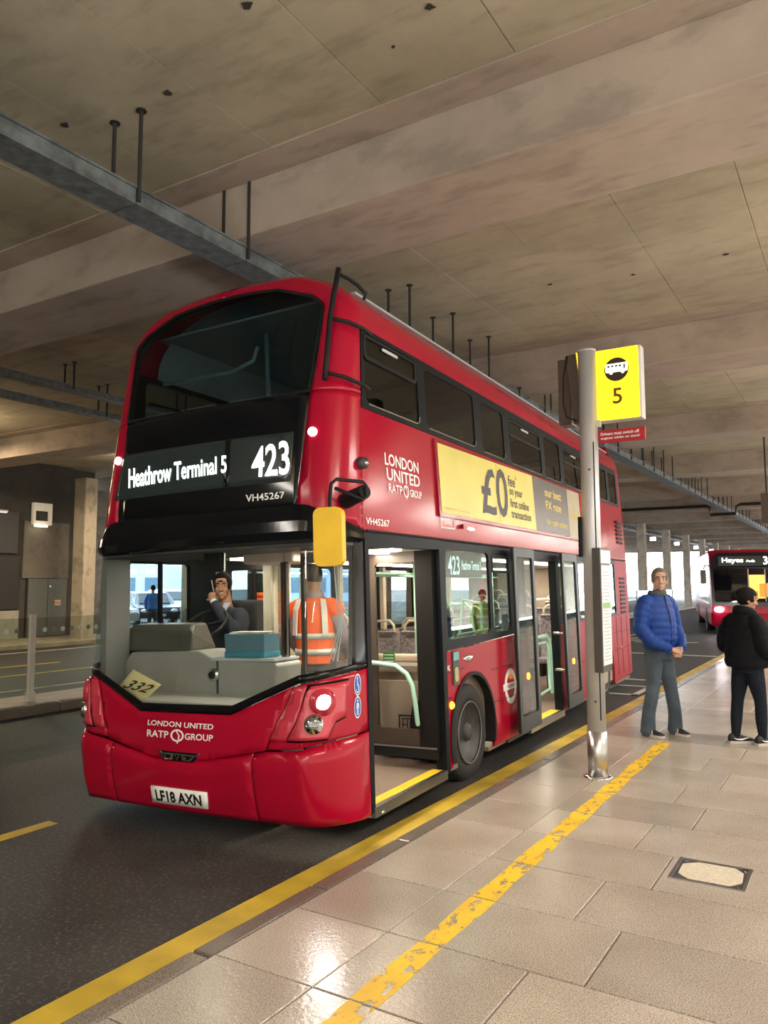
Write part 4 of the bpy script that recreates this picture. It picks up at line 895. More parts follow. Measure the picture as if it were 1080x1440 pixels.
# inside destination repeater by the first window
q = bevel(MB().b2(-.12, -.05, -.10, .80, 1.88, 2.12).obj('side_display', mat('side_display_case', (.03, .06, .07), .3), BUS), .01)
text('side_route_number', '423', lambda u, v: V((-.048, -.06 + .27 * u, 1.90 + .18 * v)), mat('side_led', (.9, .95, .92), .5, emit=(.86, 1, .95), strength=2.2), q); text('side_lettering', 'Heathrow Terminal 5', lambda u, v: V((-.048, .26 + .50 * u, 1.95 + .09 * v)), MATS['side_led'], q)
# ---- cab
dsh = MB(); dsh.plate([[(-2.42, .97), (-.78, .97), (-.76, 1.215), (-.80, 1.24), (-1.40, 1.252), (-1.50, 1.30), (-1.56, 1.318), (-2.32, 1.30), (-2.42, 1.20)]], lambda u, v, w_: V((u, -1.76 - w_ * 1.0, v)), .34); q = bevel(dsh.obj('dashboard', MGREY, BUS), .02, 3)
MB().b2(-1.36, -1.34, -1.765, -1.755, .98, 1.24).obj('dash_joint', DGREY, q)
MB().b2(-.78, -1.42, -1.76, -1.43, 1.243, 1.262).obj('dash_top', mat('dash_top_blue', (.45, .47, .52), .4), q)
MB().tube([(-1.38, -1.755, 1.13), (-1.38, -1.79, 1.13)], [.055, .05], 20).obj('dash_vent', CHROME, q, True); MB().tube([(-1.38, -1.785, 1.13), (-1.38, -1.80, 1.13)], [.035, .03], 16).obj('vent_core', RUB, q, True)
MB().plate([[(S(a, .97).x, S(a, .97).y + .03) for a in [-1.45 + .1 * i for i in range(22)]] + [(-.74, -1.72), (-2.44, -1.72)]], lambda u, v, w_: V((u, v, .975 + w_)), .03).obj('dash_ledge', LGREY, BUS)
MB().b2(-2.46, -.74, -1.74, -1.44, .25, .97).obj('cab_front_box', DGREY, BUS)
bn_ = MB(); bn_.rings([[V((x0, y, z)) for x0, y, z in ((a, -1.72, 1.30), (a, -1.70, 1.47), (a + e, -1.62, 1.53), (a + e, -1.42, 1.54), (a, -1.40, 1.31))] for a, e in ((-2.50, .08), (-2.42, .0), (-1.80, -.0), (-1.66, -.10))]); q = bevel(bn_.obj('binnacle', mat('binnacle_olive', (.085, .08, .068), .4), BUS), .04, 3)
q = MB(); ct = V((-1.98, -1.22, 1.50)); ax1 = V((1, 0, 0)); ax2 = V((0, .80, .60))
q.rings([[ct + (ax1 * cos(2 * pi * k / 36) + ax2 * sin(2 * pi * k / 36)) * (.225 + .016 * cos(t)) + V((0, -.6, .8)) * .016 * sin(t) for t in [2 * pi * j / 8 for j in range(8)]] for k in range(37)], False)
st = q.obj('steering_wheel', RUB, BUS, True)
for a in (pi / 2 * 3, .3, pi - .3): MB().tube([ct, ct + (ax1 * cos(a) + ax2 * sin(a)) * .22], .014, 8).obj('wheel_spoke', RUB, st)
MB().tube([ct, ct + V((0, -.15, -.2))], .03, 10).obj('steering_column', RUB, st)
pt = MB().plate([[(-2.46, .25), (-1.72, .25), (-1.72, 2.13), (-2.46, 2.13)], rrect(-2.34, -1.80, 1.72, 2.02, .02)], lambda u, v, w_: V((u, -.42 - w_, v)), .03).obj('cab_partition', mat('partition_black', (.02, .021, .022), .5), BUS)
MB().b2(-2.34, -1.8, -.41, -.405, 1.72, 2.02).obj('partition_pane', glass('partition_glass', (.5, .55, .55), .08, .5), pt); MB().b2(-2.06, -2.02, -.43, -.39, 1.72, 2.02).obj('partition_bar', RUB, pt)
bevel(MB().b2(-1.455, -1.335, -1.03, -.95, .25, 2.14).obj('cab_post', CREAM, BUS), .015); MB().tube([(-1.32, -1.05, 1.2), (-1.32, -1.05, 2.14)], .02, 10).obj('post_tube', CREAM, BUS, True)
ac = MB().plate([rrect(0, .74, .95, 2.10, .05)], lambda u, v, w_: V((-1.32 + u * .66, -1.02 - u * .70 + w_, v)), .008).obj('assault_screen', GLASSC, BUS)
bevel(MB().b2(-.87, -.80, -1.555, -1.52, .95, 2.02).obj('screen_edge', glass('smoked_edge', (.30, .24, .22), .1, .4), ac), .01)
bevel(MB().b2(-1.30, -.78, -1.50, -1.05, 2.02, 2.12).obj('screen_header', mat('header_pink', (.55, .42, .36), .4), BUS), .02)
cs = MB(); cs.b2(-2.30, -1.82, -.62, -.48, .95, 1.72); q = bevel(cs.obj('driver_seat', BLK, BUS), .05, 3); bevel(MB().b2(-2.30, -1.82, -1.15, -.55, .82, .96).obj('driver_cushion', BLK, q), .04, 3); MB().b2(-2.2, -1.9, -1.05, -.65, .25, .82).obj('seat_base', DGREY, q)
im = bevel(MB().b2(-1.355, -1.16, -1.92, -1.89, 1.95, 2.12).obj('cab_mirror', RUB, BUS), .02); MB().tube([(-1.26, -1.90, 2.10), (-1.30, -1.86, 2.16), (-1.45, -1.8, 2.17)], .01, 8).obj('mirror_stalk', RUB, im)
MB().tube([(-1.15, -1.905, 1.96), (-1.145, -1.905, 2.13)], .008, 6).obj('mirror_edge', CHROME, im)
MB().b2(-2.45, -2.38, -1.98, -1.72, 1.0, 2.12).obj('cab_pillar', mat('cab_pillar_grey', (.20, .20, .20), .5), BUS)
for k in range(3): MB().tube([(-.10 - .02 * k, -1.88, 2.12), (-.08 - .03 * k, -1.88, 1.9), (-.09 - .012 * k, -1.88, 1.5), (-.12 - .035 * k, -1.90, 1.27)], .004, 6).obj('cable_strand', mat('loom_blue', (.45, .55, .62), .4), BUS)
# ---- upper saloon
MB().b2(-2.48, -.06, -1.7, 7.6, 2.24, 2.30).obj('upper_floor', DGREY, BUS)
MB().b2(-2.36, -.16, -1.45, 7.4, 4.16, 4.18).obj('upper_ceiling', mat('upper_ceiling_grey', (.34, .37, .37), .6), BUS)
MB().b2(-2.40, -.12, -1.62, -1.55, 2.6, 3.2).obj('front_ledge', DGREY, BUS)
for i in range(7):
    for x in (-.36, -.83, -1.69, -2.16): seat(x, -.55 + 1.05 * i, 2.30)
ul = MB(); pin = [(-1.26 + (x + 1.26) * .965, z - .035) for x, z, y in prof_roof]; nn2 = len(pin)
ul.add([V((x, -1.35, z)) for x, z in pin] + [V((x, 7.3, z)) for x, z in pin], [(i, i + 1, nn2 + i + 1, nn2 + i) for i in range(nn2 - 1)]); ul.obj('upper_lining', MATS['upper_ceiling_grey'], BUS, True)
for x0 in (-2.465, -.085): MB().b2(x0, x0 + .02, -1.5, 7.5, 2.3, 3.18).obj('upper_side_lining', MATS['upper_ceiling_grey'], BUS)
for x, y, e in ((-.55, -1.0, 26), (-.5, .6, 22), (-1.95, .6, 16), (-1.2, 2.4, 30), (-1.2, 4.4, 30), (-1.2, 6.2, 24), (-1.68, -1.35, 7)):
    l = area('saloon_lamp_light', (0, 0, 0), .16, 1.2 if e > 7 else .2, e, (1, .87, .68)); l.parent = BUS; l.location = (x, y, 2.09)
pole('upper_rail', [(-2.25, -1.45, 3.74), (-1.45, -1.45, 3.72), (-1.2, -1.45, 3.78), (-1.15, -1.45, 3.9)], .018, mat('dim_rail', (.30, .42, .42), .4)); pole('upper_pole', [(-1.32, -1.1, 4.15), (-1.30, -1.1, 3.3), (-1.30, -1.1, 2.3)], .022, MATS['dim_rail'])
bevel(MB().b2(-2.1, -1.62, .3, .34, 3.2, 4.02).obj('stair_screen', mat('stair_screen_blue', (.22, .27, .29), .4), BUS), .01)

# ================================================================== PEOPLE
SKIN1 = mat('skin_tan', (.50, .30, .21), .5, var=.1, scale=20); SKIN2 = mat('skin_brown', (.36, .18, .105), .5, var=.1, scale=20)
HAIRD = mat('hair_dark', (.008, .007, .006), .8, spec=.15, bump=.3, bscale=120); HAIRG = mat('hair_grey', (.13, .11, .10), .7, bump=.4, bscale=160)
def fuse(o, vox=.008, it=3):
    r = o.modifiers.new('fuse', 'REMESH'); r.mode = 'VOXEL'; r.voxel_size = vox; r.use_smooth_shade = True
    s = o.modifiers.new('soft', 'SMOOTH'); s.iterations = it; s.factor = .5
    return o
def hand(m, w_, d, n, side, curl=.5, s=1.0, spread=0.06, thumb=None):
    """palm, four fingers of their own length curling towards n, thumb from the side of the palm"""
    d = V(d).normalized(); n = V(n); n = (n - d * n.dot(d)).normalized(); t = d.cross(n).normalized() * side; w_ = V(w_)
    m.tube([w_ - d * .02, w_ + d * .025, w_ + d * .06, w_ + d * .09], [.024 * s, .029 * s, .034 * s, .032 * s], 12, .55, True)
    m.box(w_ + d * .055 * s, (.001, .001, .001))
    M = Matrix((t, d, n)).transposed(); m.ell(w_ + d * .055 * s, (.040 * s, .050 * s, .016 * s), M)
    for i, L in enumerate((.068, .076, .071, .056)):
        off = (.029 - .0195 * i) * s; p = w_ + d * (.098 - .004 * abs(i - 1)) * s + t * off; pts = [p - d * .03 * s]; a = .15; dr = d + t * (spread * (1.5 - i)); dr.normalize()
        pts.append(p)
        for sg in (.45, .32, .23):
            a += curl; q = dr * cos(a) + n * sin(a); p = p + q * L * s * sg * 1.15; pts.append(p)
        m.tube(pts, [.0095 * s, .0098 * s, .0088 * s, .0082 * s, .0072 * s], 8, 1, True)
    p = w_ + d * .030 * s + t * .026 * s; a = V(thumb) if thumb else (d * .6 + t * .75 + n * .35); a.normalize()
    m.tube([p - a * .015 * s, p + a * .022 * s, p + (a * .9 + d * .2 + n * .15).normalized() * .046 * s, p + (a * .75 + d * .45 + n * .3).normalized() * .068 * s], [.014 * s, .012 * s, .0105 * s, .0085 * s], 8, 1, True)
def head(m, c, R, s=1.0):
    """skull, jaw, brow, nose, lips, chin, ears; face looks along R @ +y"""
    P = lambda x, y, z: c + R @ V((x * s, y * s, z * s))
    e = lambda p, r: m.ell(P(*p), tuple(q * s for q in r), R, 18, 12)
    e((0, -.008, .035), (.076, .096, .088)); e((0, .018, -.035), (.062, .074, .078)); e((0, .035, -.078), (.046, .052, .038)); e((0, .068, -.098), (.022, .022, .018))
    e((-.036, .062, -.025), (.026, .024, .028)); e((.036, .062, -.025), (.026, .024, .028))
    e((0, .082, .040), (.058, .016, .012)); e((0, .076, .062), (.056, .020, .03))
    m.tube([P(0, .084, .028), P(0, .098, .0), P(0, .112, -.024)], [.010 * s, .012 * s, .014 * s], 10, 1, True); e((-.013, .097, -.028), (.010, .012, .009)); e((.013, .097, -.028), (.010, .012, .009))
    e((0, .086, -.058), (.025, .012, .0075)); e((0, .084, -.069), (.022, .012, .0085))
    for k in (-1, 1): e((k * .078, -.008, -.008), (.010, .020, .031)); e((k * .076, .004, -.034), (.008, .010, .012))
def eyes(c, R, s, parent):
    P = lambda x, y, z: c + R @ V((x * s, y * s, z * s))
    for k in (-1, 1):
        o = MB().ell(P(k * .031, .0775, .012), (.012 * s, .0085 * s, .0065 * s), R).obj('eye', mat('eye_white', (.55, .50, .46), .4), parent, True)
        MB().ell(P(k * .031, .0842, .012), (.0062 * s, .003 * s, .006 * s), R).obj('iris', mat('eye_dark', (.015, .010, .008), .2), o, True)
        MB().tube([P(k * .014, .094, .036), P(k * .031, .096, .042), P(k * .050, .084, .036)], [.004 * s, .005 * s, .003 * s], 6).obj('eyebrow', HAIRD, parent)
def hair(c, R, s, parent, m, cut=lambda x, y, z: y > .055 and z < .05 or z < -.03 and y > -.03 or z < -.075, r=(.083, .104, .098), extra=None):
    b = MB(); nu, nv = 36, 28; base = V((0, -.010, .036)); idx = {}; vs = []; fs = []
    def vert(i, j):
        key = (i % nu, j)
        if key not in idx:
            t = pi * j / nv; a = 2 * pi * i / nu; p = base + V((r[0] * sin(t) * cos(a), r[1] * sin(t) * sin(a), r[2] * cos(t)))
            idx[key] = len(vs); vs.append((p, c + R @ (p * s)))
        return idx[key]
    for j in range(nv):
        for i in range(nu):
            q = [vert(i, j), vert(i + 1, j), vert(i + 1, j + 1), vert(i, j + 1)]; ce = sum((vs[k][0] for k in q), V()) / 4
            if not cut(*ce): fs.append(q)
    b.add([p[1] for p in vs], fs)
    o = b.obj('hair', m, parent, True); q = o.modifiers.new('t', 'SOLIDIFY'); q.thickness = .018 * s; q.offset = -.2; 
    q = o.modifiers.new('s', 'SUBSURF'); q.levels = q.render_levels = 1
    return o
def torso(m, L, seg=24, puff=0, step=.075, tilt=None):
    """L = [(x, y, z, rx, ry)] from hem to neck, optional quilting"""
    if puff:
        out = []; n = int((L[-1][2] - L[0][2]) / (step / 5))
        for i in range(n + 1):
            z = L[0][2] + (L[-1][2] - L[0][2]) * i / n; k = puff * abs(sin(pi * (z - L[0][2]) / step)) ** .6
            vals = [lerp(z, [(q[2], q[j]) for q in L]) for j in (0, 1, 3, 4)]
            out.append((vals[0], vals[1], z, vals[2] + k, vals[3] + k))
        L = out
    m.oval(L, seg); return m
def sleeve(m, pts, rad, puff=0, step=.07, seg=14):
    P = [V(p) for p in pts]; out = []; R = []
    tot = sum((b - a).length for a, b in zip(P, P[1:])); n = int(tot / (step / 5)) if puff else int(tot / .04); d = 0; acc = [0]
    for a, b in zip(P, P[1:]): acc.append(acc[-1] + (b - a).length)
    for i in range(n + 1):
        t = tot * i / n
        for k in range(len(P) - 1):
            if t <= acc[k + 1] + 1e-9: break
        f = (t - acc[k]) / (acc[k + 1] - acc[k]); out.append(P[k].lerp(P[k + 1], f)); R.append(rad[k] + (rad[k + 1] - rad[k]) * f + (puff * abs(sin(pi * t / step)) ** .6 if puff else 0))
    for _ in range(3): out = [out[0]] + [(out[i - 1] + out[i] * 2 + out[i + 1]) / 4 for i in range(1, len(out) - 1)] + [out[-1]]
    m.tube(out, R, seg, 1, True); return m
def shoe(root, pos, yaw, main, sole, stripe=None, L=.29):
    R = Matrix.Rotation(yaw, 3, 'Z'); p = V(pos); T = lambda x, y, z: p + R @ V((x, y, z))
    b = MB(); prof = [(-.085, .030, .03, .02, .085), (-.06, .040, .0, .02, .105), (-.0, .040, 0, .02, .11), (.05, .042, 0, .02, .085), (.11, .047, 0, .02, .066), (.16, .045, 0, .02, .054), (.195, .030, 0, .025, .044)]
    R_ = []
    for y, wd, _, z0, z1 in prof: R_.append([T(wd * cos(a), y, z0 + (z1 - z0) * max(0, sin(a)) ** .8 if sin(a) > 0 else z0) for a in [2 * pi * k / 16 for k in range(16)]])
    o = b.rings(R_).obj('shoe', main, root, True)
    s = MB(); out = [(T(wd * 1.05 * sg, y, 0)) for sg in (1,) for y, wd, *_ in prof]; o2 = [T(-wd * 1.05, y, 0) for y, wd, *_ in reversed(prof)]
    pl = out + o2; s.rings([[q for q in pl], [q + V((0, 0, .026)) for q in pl]]); s.obj('sole', sole, o)
    if stripe == 'bars':
        st = MB()
        for sg in (1, -1):
            for k in range(3): y = .02 + .028 * k; st.add([T(sg * .046, y, .03), T(sg * .046, y + .012, .03), T(sg * .030, y - .012 + .012, .082 - .006 * k), T(sg * .030, y - .012, .082 - .006 * k)], [(0, 1, 2, 3)])
        q = st.obj('shoe_stripes', WHITE, o); z = q.modifiers.new('t', 'SOLIDIFY'); z.thickness = .006; z.offset = 0
    if stripe == 'swoosh':
        st = MB()
        for sg in (1, -1):
            c = [(-.05, .055, .004), (-.02, .040, .010), (.03, .036, .016), (.07, .050, .010), (.11, .062, .003)]
            for (a, z, h), (b_, z2, h2) in zip(c, c[1:]): st.add([T(sg * .049, a, z), T(sg * .049, b_, z2), T(sg * .047, b_, z2 + h2), T(sg * .047, a, z + h)], [(0, 1, 2, 3)])
        q = st.obj('shoe_swoosh', WHITE, o); z = q.modifiers.new('t', 'SOLIDIFY'); z.thickness = .006; z.offset = 0
    return o
def Rz(a, pitch=0): return Matrix.Rotation(a, 3, 'Z') @ Matrix.Rotation(pitch, 3, 'X')

# ---- man in the blue quilted jacket (stands facing the camera's right, head turned to the left)
t = tag(empty('person', (-2.0, 9.10, 0), radians(-118)), 'person in a blue quilted jacket and faded jeans standing by the stop post', 'person')
BLUEJ = mat('jacket_blue', (.007, .045, .25), .6, spec=.3, var=.15, scale=14, bump=.12, bscale=30); JEAN = mat('faded_denim', (.060, .085, .115), .85, var=.35, scale=5, bump=.2, bscale=160)
hc = V((0, .045, 1.72)); hR = Rz(radians(-42), radians(-4))
b = MB(); head(b, hc, hR, 1.03); sleeve(b, [(0, .0, 1.42), (0, .015, 1.56), (0, .03, 1.66)], [.075, .062, .06])
torso(b, [(0, 0, .98, .14, .10), (0, 0, 1.2, .15, .11), (0, -.01, 1.4, .16, .10), (0, 0, 1.52, .08, .07)])
for k in (-1, 1):
    fx, fy = (k * .165, .06 if k < 0 else -.03); sleeve(b, [(k * .085, 0, .92), (k * .095, .01, .78), (k * .125, .02 + fy * .4, .50), (fx, fy, .24), (fx, fy, .06)], [.07, .065, .048, .045, .04])
    sleeve(b, [(k * .165, -.01, 1.46), (k * .235, -.01, 1.38), (k * .285, .0, 1.17), (k * .24, .10, 1.05), (k * .115, .215, .975), (k * .09, .235, .965)], [.05, .05, .045, .04, .03, .027])
hand(b, (-.085, .235, .965), (.75, .35, -.25), (-.2, -.6, -.5), -1, .45); hand(b, (.085, .235, .96), (-.75, .38, -.2), (.2, -.6, -.5), 1, .45)
fuse(b.obj('body', SKIN1, t), .0065, 2); eyes(hc, hR, 1.03, t)
hair(hc, hR, 1.03, t, HAIRG, r=(.080, .101, .094))
j = MB(); torso(j, [(0, .01, .955, .185, .145), (0, .015, 1.05, .20, .16), (0, .015, 1.2, .205, .165), (0, .0, 1.34, .215, .15), (0, -.01, 1.45, .20, .125), (0, -.005, 1.53, .13, .10), (0, .0, 1.56, .105, .09)], 28, .010)
for k in (-1, 1): sleeve(j, [(k * .165, -.01, 1.475), (k * .235, -.01, 1.38), (k * .285, .0, 1.17), (k * .24, .10, 1.05), (k * .115, .215, .975)], [.085, .084, .074, .066, .050], .009)
j = fuse(j.obj('jacket', BLUEJ, t), .0085, 2)
cl = MB(); cl.rings([[V((r * cos(a) * 1.0, .005 + r * .92 * sin(a), z + .012 * sin(a))) for a in [2 * pi * q / 24 for q in range(24)]] for r, z in ((.112, 1.52), (.108, 1.575), (.100, 1.60), (.088, 1.60), (.090, 1.54))]); cl.obj('collar', mat('collar_grey', (.06, .07, .08), .8), j, True)
MB().tube([(0, .172, .97), (0, .184, 1.1), (0, .184, 1.25), (0, .158, 1.38), (0, .126, 1.47), (0, .106, 1.55)], .006, 6).obj('zip', mat('zip_dark', (.01, .015, .04), .4), j)
b = MB(); torso(b, [(0, 0, .84, .165, .125), (0, 0, .95, .165, .125), (0, 0, 1.0, .16, .12)])
for k, fx, fy in ((-1, -.165, .06), (1, .165, -.03)): sleeve(b, [(k * .085, 0, .92), (k * .095, .01, .78), (k * .125, .02 + fy * .4, .50), (fx, fy, .24), (fx * 1.02, fy - .01, .055)], [.105, .098, .073, .072, .083])
fuse(b.obj('jeans', JEAN, t), .008, 3)
SHB = mat('shoe_black', (.012, .013, .016), .6); SOLE = mat('shoe_sole', (.55, .50, .48), .6)
shoe(t, (-.165, .05, 0), radians(-6), SHB, SOLE, 'bars'); shoe(t, (.165, -.04, 0), radians(4), SHB, SOLE, 'bars')

# ---- woman in the black padded coat, seen from behind her left shoulder
t = tag(empty('person', (-1.09, 9.08, 0), radians(-36)), 'person with dark tied hair in a black padded coat standing with back turned', 'person')
COATB = mat('coat_black', (.006, .007, .010), .75, spec=.15, var=.2, scale=12, bump=.1, bscale=30); LEG = mat('legging_navy', (.008, .012, .022), .8, spec=.2, var=.2, scale=20)
hc = V((0, .03, 1.50)); hR = Rz(radians(-28), radians(-10))
b = MB(); head(b, hc, hR, .97); sleeve(b, [(0, -.02, 1.24), (0, .0, 1.36), (0, .02, 1.44)], [.07, .055, .052])
torso(b, [(0, 0, .85, .13, .10), (0, 0, 1.05, .13, .10), (0, -.01, 1.2, .14, .09), (0, 0, 1.33, .06, .06)])
sleeve(b, [(-.075, 0, .82), (-.09, -.03, .62), (-.105, -.05, .45), (-.095, -.09, .26), (-.09, -.11, .07)], [.07, .06, .045, .042, .03]); sleeve(b, [(.075, 0, .82), (.09, .02, .62), (.105, .05, .45), (.10, .05, .26), (.10, .06, .07)], [.07, .06, .045, .042, .03])
for k, y1 in ((-1, .17), (1, .22)): sleeve(b, [(k * .15, -.02, 1.26), (k * .22, -.03, 1.18), (k * .265, -.04, 1.02), (k * .24, .06, .95), (k * .17, y1, .935), (k * .15, y1 + .04, .935)], [.045, .045, .04, .036, .028, .026])
hand(b, (-.14, .21, .93), (.5, .8, 0), (.8, -.5, 0), -1, .5, .9); hand(b, (.15, .255, .95), (-.35, .9, .05), (-.8, -.4, 0), 1, .5, .9)
fuse(b.obj('body', SKIN2, t), .0065, 2); eyes(hc, hR, .97, t)
h = hair(hc, hR, .99, t, HAIRD, cut=lambda x, y, z: y > .05 and z < .055 or y > .0 and z < -.02 and abs(x) > 0 or z < -.085, r=(.086, .108, .100))
q = MB(); q.ell(hc + hR @ V((0, -.125, .01)), (.042, .034, .042)); q.obj('hair_bun', HAIRD, h, True); MB().ell(hc + hR @ V((.0, -.098, .008)), (.034, .010, .034)).obj('hair_tie', MINT, h, True)
j = MB(); torso(j, [(0, -.01, .795, .205, .185), (0, -.01, .87, .222, .198), (0, -.01, .98, .215, .19), (0, -.015, 1.13, .21, .165), (0, -.02, 1.26, .185, .13), (0, -.01, 1.35, .12, .10), (0, .0, 1.40, .10, .09)], 28, .012, .10)
for k, y1 in ((-1, .17), (1, .22)): sleeve(j, [(k * .15, -.02, 1.28), (k * .22, -.03, 1.18), (k * .265, -.04, 1.02), (k * .24, .06, .95), (k * .17, y1, .935)], [.085, .085, .080, .072, .055], .012, .09)
j = fuse(j.obj('coat', COATB, t), .009, 2)
cl = MB(); cl.rings([[V((r * cos(a), -.005 + r * .95 * sin(a), z - .03 * sin(a))) for a in [2 * pi * q / 24 for q in range(24)]] for r, z in ((.13, 1.33), (.12, 1.40), (.105, 1.42), (.09, 1.38))]); cl.obj('coat_collar', COATB, j, True)
b = MB(); torso(b, [(0, 0, .74, .15, .13), (0, 0, .86, .16, .14), (0, 0, .92, .15, .12)])
sleeve(b, [(-.075, 0, .82), (-.09, -.03, .62), (-.105, -.05, .45), (-.095, -.09, .26), (-.09, -.11, .09)], [.098, .085, .062, .060, .044]); sleeve(b, [(.075, 0, .82), (.09, .02, .62), (.105, .05, .45), (.10, .05, .26), (.10, .06, .09)], [.098, .085, .062, .060, .044])
fuse(b.obj('leggings', LEG, t), .008, 3)
shoe(t, (-.09, -.10, 0), radians(-20), SHB, SOLE, 'swoosh'); shoe(t, (.10, .06, 0), radians(-6), SHB, SOLE, 'swoosh')
q = MB(); q.tube([(.22, .30, .88), (.26, .30, .75), (.20, .36, .70), (.16, .34, .86)], .02, 8)
bag = tag(empty('handbag', tuple(t.matrix_world @ V((0, 0, 0))), 0), 'black handbag held in front by the person in the black padded coat', 'bag'); bag.location = (-.745, 9.275, .60); bag.rotation_euler = (0, 0, radians(-36))
bb = MB(); bb.oval([(0, 0, 0, .15, .055), (0, 0, .02, .16, .065), (0, 0, .16, .14, .055), (0, 0, .2, .12, .03)]); bb.obj('bag_body', COATB, bag, True); MB().tube([(-.09, 0, .18), (-.08, 0, .30), (0, 0, .34), (.08, 0, .30), (.09, 0, .18)], .009, 8).obj('bag_strap', COATB, bag, True); MB().ell((.02, -.062, .12), (.018, .006, .008)).obj('bag_clasp', CHROME, bag, True)

# ---- people inside the bus
def in_bus(name, x, y, z, rz):
    o = empty(name); o.matrix_world = BM @ Matrix.Translation((x, y, z)) @ Matrix.Rotation(rz, 4, 'Z'); return o
NAVY = mat('navy_knit', (.010, .013, .026), .85, var=.2, scale=30); SHIRT = mat('shirt_pale', (.45, .50, .60), .8); TROU = mat('trouser_navy', (.05, .055, .10), .85)
t = tag(in_bus('person', -2.02, -.86, 1.0, pi), 'person in a navy jumper sitting at the wheel with a phone at the ear', 'person')   # faces forward (-y of the bus)
hc = V((.0, .05, .855)); hR = Rz(radians(30), radians(-6))
b = MB(); head(b, hc, hR, 1.0); sleeve(b, [(0, .0, .60), (.0, .01, .70), (.0, .03, .79)], [.075, .062, .06])
torso(b, [(0, 0, .05, .14, .11), (0, 0, .3, .14, .11), (0, 0, .5, .16, .10), (0, 0, .64, .08, .07)])
sleeve(b, [(-.16, -.0, .56), (-.23, .06, .50), (-.285, .19, .40), (-.18, .20, .52), (-.03, .19, .685), (.0, .19, .725)], [.05, .05, .045, .04, .03, .027]); sleeve(b, [(.16, 0, .56), (.235, .03, .45), (.28, .10, .29), (.23, .2, .28), (.17, .29, .30)], [.05, .05, .045, .04, .028])
hand(b, (.0, .19, .715), (.55, -.45, .75), (.5, -.8, 0), 1, .55, .98); hand(b, (.15, .31, .30), (-.3, .9, .1), (-.2, 0, -.9), 1, .7)
for k in (-1, 1): sleeve(b, [(k * .095, .0, .07), (k * .12, .22, .10), (k * .13, .42, .09), (k * .13, .46, -.1), (k * .13, .48, -.62)], [.07, .065, .055, .048, .04])
fuse(b.obj('body', SKIN2, t), .0065, 2); eyes(hc, hR, 1.0, t); hair(hc, hR, 1.0, t, HAIRD)
j = MB(); torso(j, [(0, .01, .02, .185, .15), (0, .02, .2, .20, .165), (0, .01, .4, .205, .15), (0, 0, .54, .195, .125), (0, 0, .62, .13, .095), (.01, .005, .66, .085, .08)], 26)
sleeve(j, [(-.16, -.0, .57), (-.23, .06, .50), (-.285, .19, .40), (-.18, .20, .52), (-.03, .19, .685)], [.085, .082, .072, .060, .045]); sleeve(j, [(.16, 0, .57), (.235, .03, .45), (.28, .10, .29), (.23, .2, .28), (.17, .29, .30)], [.085, .080, .070, .060, .045])
j = fuse(j.obj('jumper', NAVY, t), .0085, 3)
cl = MB()
for k in (-1, 1): cl.add([V((k * .01, .11, .60)), V((k * .075, .09, .63)), V((k * .085, .03, .70)), V((k * .05, .085, .70))], [(0, 1, 2, 3)])
q = cl.obj('shirt_collar', SHIRT, j); z = q.modifiers.new('t', 'SOLIDIFY'); z.thickness = .012
MB().tube([(-.025, .19, .69), (-.0, .19, .725)], [.034, .033], 12).obj('shirt_cuff', SHIRT, j)
b = MB()
for k in (-1, 1): sleeve(b, [(k * .095, .0, .07), (k * .12, .22, .10), (k * .13, .42, .09), (k * .13, .46, -.1), (k * .13, .48, -.5)], [.10, .092, .078, .07, .06])
fuse(b.obj('trousers', TROU, t), .009, 3)
for k in (-1, 1): shoe(t, (k * .13, .5, -.70), 0, SHB, SHB)
ph = tag(in_bus('phone', -2.02, -.86, 1.0, pi), 'phone held at the ear by the person at the wheel', 'phone'); ph.matrix_world = ph.matrix_world @ Matrix.Translation((.088, .085, .84)) @ Matrix.Rotation(radians(14), 4, 'Y') @ Matrix.Rotation(radians(-50), 4, 'Z')
bevel(MB().b2(-.036, .036, -.005, .005, -.075, .075).obj('phone_body', mat('phone_case', (.5, .42, .40), .3), ph), .004); MB().b2(-.032, .032, -.0065, -.005, -.07, .07).obj('phone_screen', BLACK, ph)

HIVIS = mat('hivis_orange', (.90, .135, .015), .7, var=.08, scale=12, bump=.15, bscale=14, emit=None); REFL = mat('reflective_tape', (.66, .66, .64), .35, metal=.2)
def vest_bands(t, zlist, rx, ry, m, yc=0):
    for z in zlist:
        L = MB(); L.rings([[V((rx * cos(a), yc + ry * sin(a), z + dz)) for a in [2 * pi * k / 32 for k in range(32)]] for dz in (-.028, .028)], False)
        q = L.obj('reflective_band', m, t, True); s = q.modifiers.new('t', 'SOLIDIFY'); s.thickness = .006
t = tag(in_bus('person', -1.43, -.22, .22, radians(12)), 'person in an orange reflective vest standing with back turned inside the bus', 'person')   # faces rearwards
hc = V((-.03, .04, 1.70)); hR = Rz(radians(38), radians(-4))
b = MB(); head(b, hc, hR, 1.03); sleeve(b, [(0, .0, 1.40), (0, .01, 1.54), (-.02, .02, 1.64)], [.08, .066, .064])
torso(b, [(0, 0, .9, .14, .11), (0, 0, 1.2, .15, .11), (0, -.01, 1.38, .16, .10), (0, 0, 1.50, .08, .07)])
for k in (-1, 1):
    sleeve(b, [(k * .09, 0, .90), (k * .12, .02, .5), (k * .12, -.01, .07)], [.08, .055, .045]); sleeve(b, [(k * .17, -.01, 1.40), (k * .235, -.01, 1.30), (k * .285, .02, 1.12), (k * .25, .18, .97), (k * .24, .21, .945)], [.05, .048, .044, .034, .030])
    hand(b, (k * .24, .21, .945), (-k * .3, .8, -.3), (-k * .8, 0, -.3), k, .5)
fuse(b.obj('body', SKIN2, t), .0065, 2); eyes(hc, hR, 1.03, t); hair(hc, hR, 1.03, t, HAIRD, r=(.080, .102, .095))
